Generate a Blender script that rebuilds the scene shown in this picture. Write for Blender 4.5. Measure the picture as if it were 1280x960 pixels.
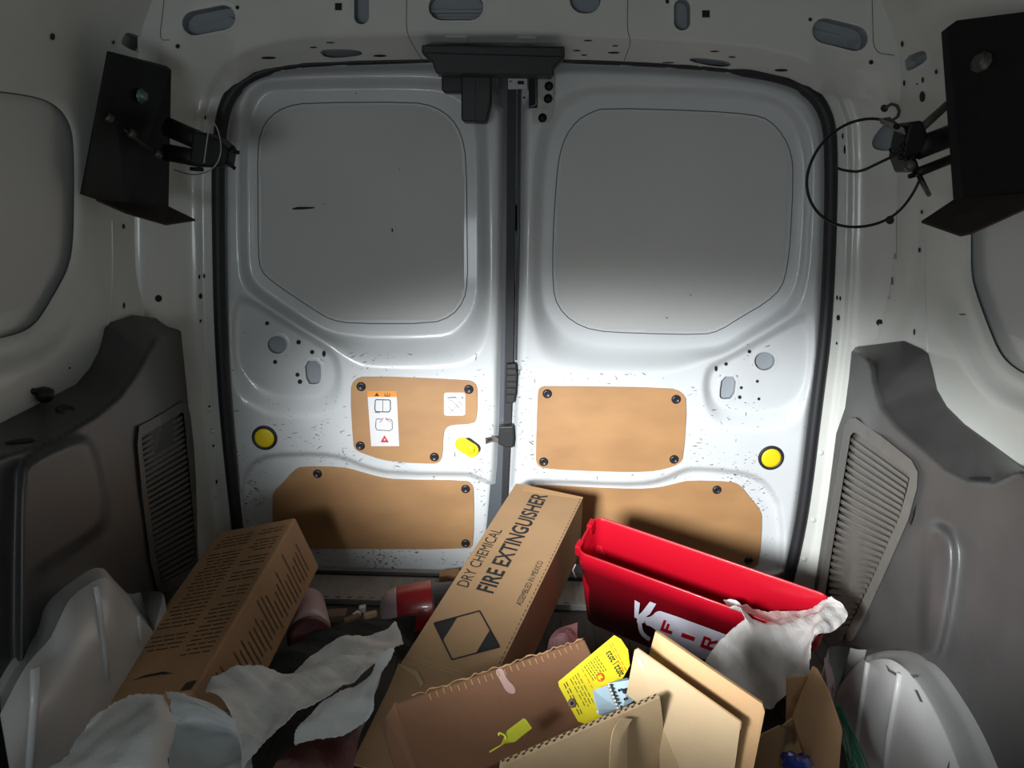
import bpy, bmesh, math, random
import numpy as np
from mathutils import Vector, Matrix
random.seed(7)
for o in list(bpy.data.objects): bpy.data.objects.remove(o)
SC = bpy.context.scene; COL = SC.collection
# ---------------------------------------------------------------- camera
F = 960.0; PITCH = math.radians(15); ROLL = math.radians(1.5)
CAM = np.array([0.0, -1.55, 0.86])
cp, sp, cr, sr = math.cos(PITCH), math.sin(PITCH), math.cos(ROLL), math.sin(ROLL)
_r = np.array([1., 0, 0]); _u = np.array([0, sp, cp]); FW = np.array([0, cp, -sp])
RT = cr*_r + sr*_u; UP = -sr*_r + cr*_u
cd = bpy.data.cameras.new('camera'); cam = bpy.data.objects.new('camera', cd); COL.objects.link(cam)
cd.sensor_width = 36; cd.lens = F/1280*36; cd.clip_start = .02
M4 = Matrix.Identity(4)
for i in range(3):
    M4[i][0], M4[i][1], M4[i][2], M4[i][3] = RT[i], UP[i], -FW[i], CAM[i]
cam.matrix_world = M4; SC.camera = cam
# ---------------------------------------------------------------- world and lights
w = bpy.data.worlds.new('world'); SC.world = w; w.use_nodes = True
bg = w.node_tree.nodes['Background']; bg.inputs[0].default_value = (.95, .97, .92, 1); bg.inputs[1].default_value = .06
def spot(name, loc, target, watts, angle, blend, size, col):
    l = bpy.data.lights.new(name, 'SPOT'); l.energy = watts; l.spot_size = math.radians(angle); l.spot_blend = blend
    l.shadow_soft_size = size; l.color = col
    o = bpy.data.objects.new(name, l); COL.objects.link(o); o.location = loc
    o.rotation_euler = (Vector(target)-Vector(loc)).to_track_quat('-Z', 'Y').to_euler(); return o
def area(name, loc, target, watts, sx, sy, col):
    l = bpy.data.lights.new(name, 'AREA'); l.shape = 'RECTANGLE'; l.size = sx; l.size_y = sy; l.energy = watts; l.color = col
    o = bpy.data.objects.new(name, l); COL.objects.link(o); o.location = loc
    o.rotation_euler = (Vector(target)-Vector(loc)).to_track_quat('-Z', 'Y').to_euler(); return o
tl_ = spot('torch', (-.32, -1.50, .75), (.40, 0, .25), 215, 27, 1.0, .10, (.96, .99, 1.0)); tl_.scale = (2.8, 1, 1)
spot('torch_spill', (-.32, -1.50, .75), (.52, -.35, .30), 3.6, 75, 1.0, .12, (.97, .99, 1.0))
area('cab_daylight', (-.40, -2.30, .50), (.35, 0, .95), 4.6, .6, .3, (.86, .95, 1.0))
vs = SC.view_settings; vs.view_transform = 'Standard'; vs.look = 'None'; vs.gamma = 1; vs.exposure = 0.0; vs.use_curve_mapping = False
# ---------------------------------------------------------------- unprojection onto real planes
def ray(px, py):
    px = np.asarray(px, float); py = np.asarray(py, float)
    return FW + RT*((px-640)/F)[..., None] + UP*((480-py)/F)[..., None]
def onY(px, py, y):
    d = ray(px, py); return CAM + d*((y-CAM[1])/d[..., 1])[..., None]
def onZ(px, py, z):
    d = ray(px, py); return CAM + d*((z-CAM[2])/d[..., 2])[..., None]
def onX(px, py, xf, it=14):
    """xf: function of (y, z) giving the surface x (array); bisection-free fixed point"""
    d = ray(px, py); P = None
    x = xf(np.full(d.shape[:-1], -.4), np.full(d.shape[:-1], .6))
    for _ in range(it):
        t = (x-CAM[0])/d[..., 0]; P = CAM + d*t[..., None]
        x = .5*x + .5*xf(P[..., 1], P[..., 2])
    return P
def onPlane(px, py, P0, n):
    d = ray(px, py); n = np.asarray(n); return CAM + d*(((np.asarray(P0)-CAM)@n)/(d@n))[..., None]
def smooth(t): t = np.clip(t, 0, 1); return t*t*(3-2*t)
def seg_dist(P, A, B):
    d = B-A; t = np.clip(((P-A)@d)/max(d@d, 1e-9), 0, 1)
    return np.linalg.norm(P-A-t[..., None]*d, axis=-1)
def linedist(P, line):
    L = np.array(line, float); return np.min([seg_dist(P, L[i], L[i+1]) for i in range(len(L)-1)], axis=0)
def inside(P, poly):
    Q = np.array(poly, float); x, y = P[..., 0], P[..., 1]; c = np.zeros(x.shape, bool); j = len(Q)-1
    for i in range(len(Q)):
        yi, yj = Q[i, 1], Q[j, 1]
        if yi != yj:
            c ^= ((yi > y) != (yj > y)) & (x < (Q[j, 0]-Q[i, 0])*(y-yi)/(yj-yi)+Q[i, 0])
        j = i
    return c
def sd(P, poly):
    Q = list(poly); return linedist(P, Q+[Q[0]])*np.where(inside(P, Q), -1, 1)
def chaikin(poly, n=2, closed=True):
    P = np.array(poly, float)
    for _ in range(n):
        if closed:
            Q = np.roll(P, -1, 0); P = np.stack([.75*P+.25*Q, .25*P+.75*Q], 1).reshape(-1, P.shape[1])
        else:
            A, B = P[:-1], P[1:]; R = np.stack([.75*A+.25*B, .25*A+.75*B], 1).reshape(-1, P.shape[1])
            P = np.vstack([P[:1], R, P[-1:]])
    return P
def circle(cx, cy, rx, ry=None, n=24, rot=0):
    ry = ry or rx; a = np.linspace(0, 2*math.pi, n, endpoint=False); c, s = math.cos(rot), math.sin(rot)
    x, y = rx*np.cos(a), ry*np.sin(a); return np.stack([cx+x*c-y*s, cy+x*s+y*c], 1)
def capsule(ax, ay, bx, by, r, n=9):
    t = math.atan2(by-ay, bx-ax); o = []
    for k in range(n): a = t-math.pi/2+math.pi*k/(n-1); o.append((bx+r*math.cos(a), by+r*math.sin(a)))
    for k in range(n): a = t+math.pi/2+math.pi*k/(n-1); o.append((ax+r*math.cos(a), ay+r*math.sin(a)))
    return np.array(o)
def rrect(x0, y0, x1, y1, r, n=5):
    o = []
    for cx, cy, a0 in ((x1-r, y0+r, -90), (x1-r, y1-r, 0), (x0+r, y1-r, 90), (x0+r, y0+r, 180)):
        for k in range(n): a = math.radians(a0+90*k/(n-1)); o.append((cx+r*math.cos(a), cy+r*math.sin(a)))
    return np.array(o)
def area2(poly): x, y = poly[:, 0], poly[:, 1]; return .5*np.sum(x*np.roll(y, -1)-np.roll(x, -1)*y)
def offset(poly, d):
    P = np.array(poly, float); e = np.roll(P, -1, 0)-P; e /= np.maximum(np.linalg.norm(e, axis=1), 1e-9)[:, None]
    n = np.stack([e[:, 1], -e[:, 0]], 1)*(1 if area2(P) > 0 else -1); m = n+np.roll(n, 1, 0)
    m /= np.maximum(np.linalg.norm(m, axis=1), .3)[:, None]; return P+m*d
# ---------------------------------------------------------------- materials
MATS = {}
def mat(name, col, rough=.5, metal=0, noise=0, nscale=30, col2=None, coat=0, bump=0, bscale=200, spec=.5, stretch=None, trans=0, scratch=None):
    m = bpy.data.materials.new(name); m.use_nodes = True; nt = m.node_tree; b = nt.nodes['Principled BSDF']
    b.inputs['Base Color'].default_value = (*col, 1); b.inputs['Roughness'].default_value = rough; b.inputs['Metallic'].default_value = metal
    b.inputs['Coat Weight'].default_value = coat; b.inputs['Coat Roughness'].default_value = .08; b.inputs['Specular IOR Level'].default_value = spec
    b.inputs['Transmission Weight'].default_value = trans
    N = nt.nodes.new; L = nt.links.new
    tc = N('ShaderNodeTexCoord'); src = tc.outputs['Object']
    if stretch:
        mp = N('ShaderNodeMapping'); mp.inputs['Scale'].default_value = stretch; L(src, mp.inputs[0]); src = mp.outputs[0]
    last = None
    if noise or col2:
        n = N('ShaderNodeTexNoise'); n.inputs['Scale'].default_value = nscale; n.inputs['Detail'].default_value = 6; L(src, n.inputs[0])
        r = N('ShaderNodeValToRGB'); c2 = col2 or tuple(c*(1-noise) for c in col)
        r.color_ramp.elements[0].color = (*c2, 1); r.color_ramp.elements[1].color = (*col, 1)
        r.color_ramp.elements[0].position = .3; r.color_ramp.elements[1].position = .62
        L(n.outputs['Fac'], r.inputs[0]); last = r.outputs[0]
    if scratch:                                   # dark chips and scuffs where loads have hit the paint
        lo, hi, dens = scratch
        mp = N('ShaderNodeMapping'); mp.inputs['Scale'].default_value = (120, 120, 330); mp.inputs['Rotation'].default_value = (0, .35, 0); L(tc.outputs['Object'], mp.inputs[0])
        n1 = N('ShaderNodeTexNoise'); n1.inputs['Scale'].default_value = 1; n1.inputs['Detail'].default_value = 3; L(mp.outputs[0], n1.inputs[0])
        n2 = N('ShaderNodeTexNoise'); n2.inputs['Scale'].default_value = 9; n2.inputs['Detail'].default_value = 2; L(tc.outputs['Object'], n2.inputs[0])
        sx = N('ShaderNodeSeparateXYZ'); L(tc.outputs['Object'], sx.inputs[0])
        mr = N('ShaderNodeMapRange'); mr.inputs[1].default_value = hi; mr.inputs[2].default_value = lo; mr.inputs[3].default_value = -.14; mr.inputs[4].default_value = .02; L(sx.outputs[2], mr.inputs[0])
        a1 = N('ShaderNodeMath'); a1.operation = 'MULTIPLY_ADD'; a1.inputs[1].default_value = .55; L(n2.outputs['Fac'], a1.inputs[0]); L(n1.outputs['Fac'], a1.inputs[2])
        a2 = N('ShaderNodeMath'); a2.operation = 'ADD'; L(a1.outputs[0], a2.inputs[0]); L(mr.outputs[0], a2.inputs[1])
        r2 = N('ShaderNodeValToRGB'); r2.color_ramp.elements[0].position = dens; r2.color_ramp.elements[1].position = dens+.02; L(a2.outputs[0], r2.inputs[0])
        mx = N('ShaderNodeMixRGB'); L(r2.outputs[0], mx.inputs[0]); mx.inputs[1].default_value = (*col, 1); mx.inputs[2].default_value = (.07, .065, .06, 1)
        if last: L(last, mx.inputs[1])
        last = mx.outputs[0]
    if last: L(last, b.inputs['Base Color'])
    if bump:
        n = N('ShaderNodeTexNoise'); n.inputs['Scale'].default_value = bscale; n.inputs['Detail'].default_value = 4; L(src, n.inputs[0])
        bp = N('ShaderNodeBump'); bp.inputs['Strength'].default_value = bump; bp.inputs['Distance'].default_value = .002
        L(n.outputs['Fac'], bp.inputs['Height']); L(bp.outputs[0], b.inputs['Normal'])
    MATS[name] = m; return m
WHITE = mat('white_paint', (.655, .68, .695), .32, noise=.10, nscale=5, coat=.5, scratch=(.25, .60, .988))
WPANEL = mat('window_blank_paint', (.60, .61, .60), .62, noise=.05, nscale=4, spec=.25)
WALLW = mat('white_wall_paint', (.66, .67, .63), .35, noise=.10, nscale=6, coat=.4)
DULLW = mat('scuffed_arch_paint', (.58, .58, .57), .38, noise=.12, nscale=9, coat=.25, scratch=(.05, .50, 1.0))
INNER = mat('inner_steel', (.30, .33, .36), .5)
BLACKH = mat('hole_dark', (.012, .012, .014), .8)
RUBBER = mat('black_rubber', (.014, .014, .017), .55)
EDGE = mat('door_edge_grey', (.085, .095, .11), .35, coat=.3)
BLACKP = mat('black_plastic', (.012, .012, .013), .45, bump=.15)
LIPM = mat('worn_black_steel', (.028, .021, .016), .5, noise=.3, nscale=40, spec=.3)
BLACKM = mat('black_steel', (.010, .010, .010), .42, noise=.3, nscale=40, spec=.25)
HARDB = mat('hardboard', (.43, .235, .10), .5, col2=(.34, .18, .078), nscale=7, coat=.08, stretch=(1, 1, 2.2))
BOLT = mat('fastener_black', (.02, .02, .024), .35)
GREYP = mat('trim_plastic', (.066, .064, .063), .42, noise=.22, nscale=9, bump=.12, bscale=500)
SLATM = mat('lit_grille_plastic', (.125, .118, .108), .5, noise=.15, nscale=30)  # trim plastic made lighter and browner: light on the right vent put into colour
YEL = mat('yellow_plastic', (.78, .60, .01), .4)
YTAG = mat('yellow_tag', (.80, .68, .02), .55, noise=.08, nscale=40)
YSEAL = mat('yellow_green_tag', (.70, .72, .05), .4)
LBL = mat('label_white', (.68, .68, .70), .5)
LORG = mat('label_orange', (.75, .28, .03), .5)
LRED = mat('label_red', (.55, .03, .05), .5)
LINK = mat('ink_black', (.018, .018, .02), .6)
LGREY = mat('ink_grey', (.22, .22, .24), .6)
CHROME = mat('chrome', (.62, .62, .64), .18, 1)
STEEL = mat('dull_steel', (.33, .32, .30), .45, .8, noise=.2, nscale=60)
GALV = mat('galvanised_steel', (.36, .48, .56), .38, .6, noise=.2, nscale=60)
RUST = mat('dirty_steel', (.10, .09, .078), .5, .5, noise=.3, nscale=80)
GRNB = mat('zinc_bolt', (.20, .30, .25), .4, .7, noise=.4, nscale=300)
CARD = mat('cardboard_printed', (.40, .245, .125), .75, noise=.10, nscale=14, bump=.1, bscale=120)
CARDL = mat('cardboard_brown', (.38, .215, .105), .75, noise=.14, nscale=12, bump=.1, bscale=120)
CARDR = mat('cardboard_reddish', (.27, .132, .072), .75, noise=.12, nscale=14, bump=.15, bscale=100)
CARDT = mat('cardboard_tan', (.48, .345, .20), .72, noise=.10, nscale=16, bump=.08, bscale=90)
CARDO = mat('cardboard_orange', (.46, .275, .13), .75, noise=.10, nscale=16, bump=.08)
FLUTE = mat('cardboard_flutes', (.05, .03, .015), .9)
PINK = mat('torn_ply_and_shine_pink', (.62, .40, .36), .8)
RED = mat('red_plastic', (.43, .003, .015), .36, coat=.2)
REDC = mat('red_canister', (.34, .012, .014), .3, coat=.4)
PINKP = mat('hazy_plastic', (.40, .30, .32), .35)
DRED = mat('dark_red', (.10, .014, .016), .55, noise=.3, nscale=30)
DECAL = mat('decal_white', (.66, .64, .74), .5)
PAPER = mat('white_paper', (.66, .68, .68), .65, noise=.06, nscale=20, bump=.25, bscale=60)
BAG = mat('grey_bag', (.66, .63, .61), .55, noise=.08, nscale=18, bump=.35, bscale=45)
BLKF = mat('black_fabric', (.010, .010, .011), .9)
FLOORM = mat('floor_rubber', (.035, .033, .031), .7, noise=.4, nscale=20, bump=.3)
SILL = mat('sill_plate', (.27, .265, .25), .5, noise=.2, nscale=25)
GREEN = mat('green_wire', (.012, .12, .06), .4)
BLUE = mat('blue_plastic', (.01, .045, .35), .25, coat=.4)
SEAM = mat('dark_seam', (.10, .10, .10), .6)
SKIN_WOODY = mat('scrap_brown', (.20, .13, .08), .8)
# ---------------------------------------------------------------- object helpers
def link(name, me, parent=None, **props):
    o = bpy.data.objects.new(name, me); COL.objects.link(o)
    if parent is not None:
        o.parent = parent
        if parent.type == 'EMPTY': o.matrix_parent_inverse = Matrix.Translation(parent.location).inverted()
    for k, v in props.items(): o[k] = v
    return o
def mesh(name, V, Fc, mats, parent=None, sm=False, mi=None, **props):
    me = bpy.data.meshes.new(name); me.from_pydata([tuple(map(float, v)) for v in V], [], [tuple(map(int, f)) for f in Fc])
    for m in (mats if isinstance(mats, (list, tuple)) else [mats]): me.materials.append(m)
    if mi is not None: me.polygons.foreach_set('material_index', list(mi))
    if sm: me.polygons.foreach_set('use_smooth', [True]*len(me.polygons))
    me.update(); return link(name, me, parent, **props)
def fixnormals(o):
    bm = bmesh.new(); bm.from_mesh(o.data); bmesh.ops.recalc_face_normals(bm, faces=bm.faces); bm.to_mesh(o.data); bm.free(); return o
def bevel(o, w, seg=2, ang=35):
    m = o.modifiers.new('bevel', 'BEVEL'); m.width = w; m.segments = seg; m.limit_method = 'ANGLE'; m.angle_limit = math.radians(ang); return o
def thing(name, label, cat, loc=(0, 0, 0), group=None):
    o = link(name, None, None, label=label, category=cat); o.location = loc
    if group: o['group'] = group
    bpy.context.view_layer.update(); return o
def put(parent, *objs):                      # parent objects already in world coordinates
    for o in objs:
        o.parent = parent; o.matrix_parent_inverse = Matrix.Translation(parent.location).inverted()
def tag(o, label, cat, group=None):
    o['label'] = label; o['category'] = cat
    if group: o['group'] = group
    return o
def struct(name): o = link(name, None, None, kind='structure'); return o
def tube(name, pts, r, m, parent=None, res=3, cyclic=False, flat=1.0, **props):
    """round bar swept along points, as a mesh"""
    P = np.array(pts, float); n = len(P); k = 4*res//2+2; V = []; Fc = []
    rr = r if hasattr(r, '__len__') else [r]*n; prev = None
    for i in range(n):
        a = P[(i-1) % n] if (cyclic or i > 0) else P[i]; b = P[(i+1) % n] if (cyclic or i < n-1) else P[i]
        t = b-a; t /= np.linalg.norm(t)+1e-12
        if prev is None:
            u = np.cross(t, [0, 1, 0]) if abs(t[1]) < .9 else np.cross(t, [1, 0, 0])
        else: u = prev-t*(prev@t)
        u /= np.linalg.norm(u)+1e-12; prev = u; v = np.cross(t, u)
        for j in range(k):
            q = 2*math.pi*j/k; V.append(P[i]+rr[i]*(math.cos(q)*u+flat*math.sin(q)*v))
    for i in range(n if cyclic else n-1):
        for j in range(k):
            a = i*k+j; b = i*k+(j+1) % k; c = ((i+1) % n)*k+(j+1) % k; d = ((i+1) % n)*k+j; Fc.append((a, b, c, d))
    if not cyclic: Fc.append(tuple(range(k))[::-1]); Fc.append(tuple((n-1)*k+j for j in range(k)))
    return mesh(name, V, Fc, m, parent, True, **props)
def slab(name, front, th_vec, m, parent=None, bev=0, **props):
    """prism: closed 3-D outline 'front' pushed along th_vec"""
    A = np.array(front, float); tv = np.array(th_vec, float); B = A+tv if tv.ndim == 1 else A+tv
    n = len(A); V = list(A)+list(B); Fc = [tuple(range(n))[::-1], tuple(range(n, 2*n))]
    for i in range(n): j = (i+1) % n; Fc.append((i, j, n+j, n+i))
    o = fixnormals(mesh(name, V, Fc, m, parent, False, **props))
    if bev: bevel(o, bev)
    return o
def boxP(name, P, X, Y, Z, m, parent=None, bev=0, **props):
    P, X, Y, Z = map(lambda a: np.array(a, float), (P, X, Y, Z)); return slab(name, [P, P+X, P+X+Y, P+Y], Z, m, parent, bev, **props)
def lathe(name, P, axis, prof, m, parent=None, n=20, mi=None, **props):
    """prof: (distance along axis, radius) list"""
    P = np.array(P, float); a = np.array(axis, float); a /= np.linalg.norm(a)
    u = np.cross(a, [0, 0, 1] if abs(a[2]) < .9 else [1, 0, 0]); u /= np.linalg.norm(u); v = np.cross(a, u); V = []; Fc = []
    for d, r in prof:
        for j in range(n): q = 2*math.pi*j/n; V.append(P+a*d+r*(math.cos(q)*u+math.sin(q)*v))
    for i in range(len(prof)-1):
        for j in range(n): Fc.append((i*n+j, i*n+(j+1) % n, (i+1)*n+(j+1) % n, (i+1)*n+j))
    Fc.append(tuple(range(n))[::-1]); Fc.append(tuple((len(prof)-1)*n+j for j in range(n)))
    return fixnormals(mesh(name, V, Fc, m, parent, True, **props))
def relief(name, bbox, step, keep, place, m, parent=None, sm=True, **props):
    """pressed sheet: a grid over bbox, kept where keep(P) is true, each vertex put by place(P) at its real depth"""
    x0, y0, x1, y1 = bbox; nx = int((x1-x0)/step)+1; ny = int((y1-y0)/step)+1
    gx, gy = np.meshgrid(np.linspace(x0, x1, nx), np.linspace(y0, y1, ny)); P = np.stack([gx, gy], -1)
    W = place(P).reshape(-1, 3); ctr = (P[:-1, :-1]+P[1:, 1:])/2; K = keep(ctr, place(ctr)); idx = np.arange(nx*ny).reshape(ny, nx)
    f = np.stack([idx[:-1, :-1], idx[1:, :-1], idx[1:, 1:], idx[:-1, 1:]], -1)[K]
    used = np.unique(f); mp = np.full(nx*ny, -1); mp[used] = np.arange(len(used))
    return mesh(name, W[used], mp[f], m, parent, sm, **props)
def hole(parent, poly, place, depth, vec, back=INNER, white=WHITE, ring=5.5, name='access_hole'):
    """rim over the cut grid, inner walls and a backing sheet; vec = direction into the panel"""
    Pn = np.array(poly, float); n = len(Pn); vec = np.array(vec, float)
    lift = -vec*.0007
    A = place(offset(Pn, ring))+lift*.3; B = place(Pn)+lift; Cc = B+vec*depth
    mid = place(offset(Pn, ring*.5))+lift
    V = list(A)+list(mid)+list(B)+list(B+vec*.002)+list(Cc); Fc = []; mi = []
    for L in range(4):
        for i in range(n): j = (i+1) % n; Fc.append((L*n+i, L*n+j, (L+1)*n+j, (L+1)*n+i)); mi.append(0 if L < 3 else 1)
    Fc.append(tuple(4*n+i for i in range(n))); mi.append(1)
    return mesh(name, V, Fc, [white, back], parent, False, mi)
def discs(name, parent, spots, place, vec, m=BLACKH, lift=.0006):
    """many small drill holes seen as dark mouths, one part"""
    V = []; Fc = []; vec = np.array(vec, float)
    for poly in spots:
        W = place(np.array(poly, float))-vec*lift; k = len(V); V += list(W); Fc.append(tuple(range(k, k+len(W))))
    return mesh(name, V, Fc, m, parent, kind='stuff')
def sheet(name, grid, m, parent=None, sub=5, amp=.004, freq=40, th=.0006, seed=0, jag=0, **props):
    """crumpled sheet through a control grid of world points, with sharp creases"""
    G = np.array(grid, float); R, Cn, _ = G.shape
    def cr1(A, axis):
        A = np.moveaxis(A, axis, 0); n = len(A); out = []
        for i in range(n-1):
            p0, p1, p2, p3 = A[max(i-1, 0)], A[i], A[i+1], A[min(i+2, n-1)]
            for k in range(sub):
                t = k/sub; out.append(.5*((2*p1)+(-p0+p2)*t+(2*p0-5*p1+4*p2-p3)*t*t+(-p0+3*p1-3*p2+p3)*t**3))
        out.append(A[-1]); return np.moveaxis(np.array(out), 0, axis)
    W = cr1(cr1(G, 0), 1); h, v, _ = W.shape; rng = np.random.RandomState(seed)
    du = np.gradient(W, axis=0); dv = np.gradient(W, axis=1); nrm = np.cross(du, dv); nrm /= np.linalg.norm(nrm, axis=-1)[..., None]+1e-12
    d = np.zeros((h, v))
    for k in range(7):                                        # folded creases: |plane| functions
        q = rng.randn(3); q /= np.linalg.norm(q); f = freq*rng.uniform(.5, 1.6); ph = rng.rand()
        s = (W@q)*f/6.28+ph; d += np.abs(2*(s-np.floor(s+.5)))*rng.uniform(.4, 1)
    d2 = np.zeros((h, v))
    for k in range(6):
        q = rng.randn(3); q /= np.linalg.norm(q); f = freq*rng.uniform(2.2, 4.5); s = (W@q)*f/6.28+rng.rand(); d2 += np.abs(2*(s-np.floor(s+.5)))*rng.uniform(.3, 1)
    W = W+nrm*((d-d.mean())*amp/2+(d2-d2.mean())*amp*.16)[..., None]
    if jag:
        e = rng.randn(h, v, 3)*jag; mask = np.zeros((h, v, 1)); mask[0] = mask[-1] = 1; mask[:, 0] = mask[:, -1] = 1; W = W+e*mask
    idx = np.arange(h*v).reshape(h, v); f = np.stack([idx[:-1, :-1], idx[1:, :-1], idx[1:, 1:], idx[:-1, 1:]], -1).reshape(-1, 4)
    o = mesh(name, W.reshape(-1, 3), f, m, parent, False, **props)
    s = o.modifiers.new('thick', 'SOLIDIFY'); s.thickness = th; s.offset = 0; return o
def text(name, body, O, X, Y, size, m, parent=None, width=None, bold=0.0, lift=.0006, **props):
    """printed lettering lying in the plane O + X, Y"""
    c = bpy.data.curves.new(name, 'FONT'); c.body = body; c.size = 1; c.offset = bold; c.fill_mode = 'FRONT' if hasattr(c, 'fill_mode') else c.fill_mode
    o = bpy.data.objects.new(name, c); COL.objects.link(o); dg = bpy.context.evaluated_depsgraph_get(); dg.update()
    me = bpy.data.meshes.new_from_object(o.evaluated_get(dg)); bpy.data.objects.remove(o)
    co = np.array([v.co[:] for v in me.vertices]); x0, x1 = co[:, 0].min(), co[:, 0].max()
    X = np.array(X, float); X /= np.linalg.norm(X); Y = np.array(Y, float); Y -= X*(X@Y); Y /= np.linalg.norm(Y); Z = np.cross(X, Y)
    sx = (width/(x1-x0)) if width else size*1.35
    sy = size/.73                                     # size = cap height
    W = np.array(O)+np.outer((co[:, 0]-x0)*sx, X)+np.outer(co[:, 1]*sy, Y)+Z*lift
    for v, p in zip(me.vertices, W): v.co = p
    me.materials.clear(); me.materials.append(m); me.update(); return link(name, me, parent, **props)
def flatpoly(name, pts, m, parent=None, **props): return mesh(name, pts, [tuple(range(len(pts)))], m, parent, **props)
# ================================================================ THE SETTING
def XW(y, z): return .722-.0775*((z-.72)+np.sqrt((z-.72)**2+.02))-2.5*np.maximum(0, z-1.02)**2     # side wall half-width at height z
SEALL = [(305, 735), (303, 720), (297, 660), (290, 600), (284, 540), (279, 480), (275, 400), (273.5, 330), (272.5, 240), (273, 190), (277, 150), (284, 126), (296, 108), (318, 93), (345, 85), (380, 80), (450, 77), (530, 75), (620, 74.5)]
SEALR = [(700, 75), (785, 78), (870, 83), (940, 90), (985, 100), (1010, 112), (1027, 131), (1037, 158), (1039, 200), (1038.5, 260), (1036, 340), (1031, 420), (1023.5, 480), (1016, 540), (1009, 600), (1000, 660), (987, 718), (983, 735)]
OPEN = SEALL+SEALR
# ---- rear frame: header and corner pillars pressed from one sheet
rear = struct('wall_rear')
def rear_y(P):
    s = np.maximum(0, sd(P, OPEN)); px, py = P[..., 0], P[..., 1]
    top = np.maximum(0, 125-py)/60; side = np.maximum(0, np.maximum(300-px, px-1010))/60; wt = top/(top+side+1e-6)
    wt = smooth(wt*1.0)
    ys = -.018-.010*smooth((s-20)/8)-.075*smooth((s-26)/80)
    yt = -.018-.082*np.clip(s/31, 0, 1)-.02*np.maximum(0, s-31)/40
    yt = yt-.004*smooth((s-27)/8)
    return ys*(1-wt)+yt*wt
def rear_place(P): P = np.asarray(P, float); return onY(P[..., 0], P[..., 1], rear_y(P))
BIGH = [capsule(243, 29, 279, 22, 15.5), capsule(1031, 38.5, 1069, 48, 16), capsule(552, 9, 588, 9, 16.5), capsule(729, 0, 734, 0, 17),
        capsule(452, -8, 452, 21, 9.5), capsule(852.5, 9, 852.5, 28, 10.2), chaikin([(1110, 150), (1123, 160), (1126, 181), (1118, 188.5), (1096, 188.5), (1088.5, 181), (1093, 168)], 2),
        chaikin([(397, 63), (420, 61), (448, 62.5), (455, 68), (440, 71), (408, 73)], 1), chaikin([(862, 72), (885, 73), (912, 77), (914, 83), (895, 83.5), (862, 77)], 1)]
def rear_keep(P, W):
    k = (sd(P, OPEN) > -3) & (np.abs(W[..., 0]) < XW(W[..., 1], W[..., 2])+.004) & (W[..., 2] < 1.175)
    for h in BIGH: k &= sd(P, h) > 1.6
    return k
relief('frame_panel', (130, -80, 1180, 740), 3.0, rear_keep, rear_place, WALLW, rear)
for h in BIGH: hole(rear, h, rear_place, .028, (0, 1, 0), white=WALLW, ring=5)
for a_, b_ in ((capsule(259, 34, 282, 27, 8.5), 0), (capsule(1026, 43, 1058, 51, 8.5), 0), (sq_ := [(536, 9), (604, 9), (604, 13), (536, 13)], 0), ([(538, 18), (602, 18), (598, 22), (542, 22)], 0)):
    slab('inner_step', rear_place(np.array(a_, float))+[0, .020, 0], (0, .006, 0), INNER, rear)
sq = lambda x0, y0, x1, y1: [(x0, y0), (x1, y0), (x1, y1), (x0, y1)]
SM = [circle(198.5, 373, 4.5, n=12), circle(1112, 275, 5.5, n=12), circle(1099, 403, 4.2, n=12), circle(1105, 135.5, 4.8, n=12), circle(222.5, 58, 3, n=8), circle(297, 9.5, 2.6, n=8), circle(1012.5, 24.5, 2.5, n=8),
      circle(1088.5, 78, 3, n=8), sq(419, 4, 427.5, 13), sq(877.5, 13, 887, 22)]
SM += [circle(x, y, a, b, n=8) for x, y, a, b in [(249.5, 346, 1.3, 3), (255.5, 345, 1.3, 3), (251, 370, 2.4, 3.6), (251, 401, 1.3, 2.2), (262, 509, 1.5, 3), (265, 538, 1.6, 3), (267, 557, 1.3, 2), (271, 602, 1.3, 3),
      (1046, 372, 1.3, 3), (1050, 373, 1.3, 3), (1047.5, 397, 2.4, 3.8), (1045.5, 429, 1.2, 2), (257, 147, 1.2, 3), (1055.5, 187, 1.4, 6), (1053, 170, 1.2, 4), (336, 72.5, 10, 1.7), (475, 70, 9, 1.5), (413, 53.5, 6, .9), (392, 59.5, 5, 1),
      (735, 51, 6, 1), (767, 66, 8, 1.4), (769, 57.5, 4, .9), (721, 63.5, 5, 1), (730, 69, 4, .9), (893, 64.5, 6, 1), (915, 71.5, 5, 1), (835, 78.5, 8, .9), (976, 88, 9, 1.8), (834, 2, 2.5, 3), (570, 47.5, 6, 1), (652, 49.5, 3, 1.2), (662, 49.5, 3, 1.2)]]
discs('drill_holes', rear, SM, rear_place, (0, 1, 0), lift=.0012)
def seam(parent, pts, place, r=.0007, m=SEAM, name='seam'):
    return tube(name, place(chaikin(pts, 2, False)), r, m, parent, res=2)
for pts in ([(508.5, -20), (508, 20), (508, 36), (513, 51), (522, 66), (527, 74)], [(785, -20), (784.5, 10), (784, 38), (789, 52), (784, 66), (780, 76)], [(206, -10), (203, 20), (199, 50), (212, 50)], [(1090, -8), (1091, 30), (1092, 66), (1118, 69)]):
    seam(rear, pts, rear_place)
for x0, x1, y in ((556, 584, 50), (646, 671, 51)):       # spot-welded tabs under the header
    slab('weld_tab', rear_place(rrect(x0, y-4.5, x1, y+4.5, 3)), (0, -.003, -.002), WALLW, rear)
# hooks and rings on the right pillar
tube('wire_hook', onY(*np.array([(1107, 135), (1114, 130), (1121, 132), (1124, 139), (1122, 146), (1116, 150)]).T, -.10), .0028, RUST, rear)
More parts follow.
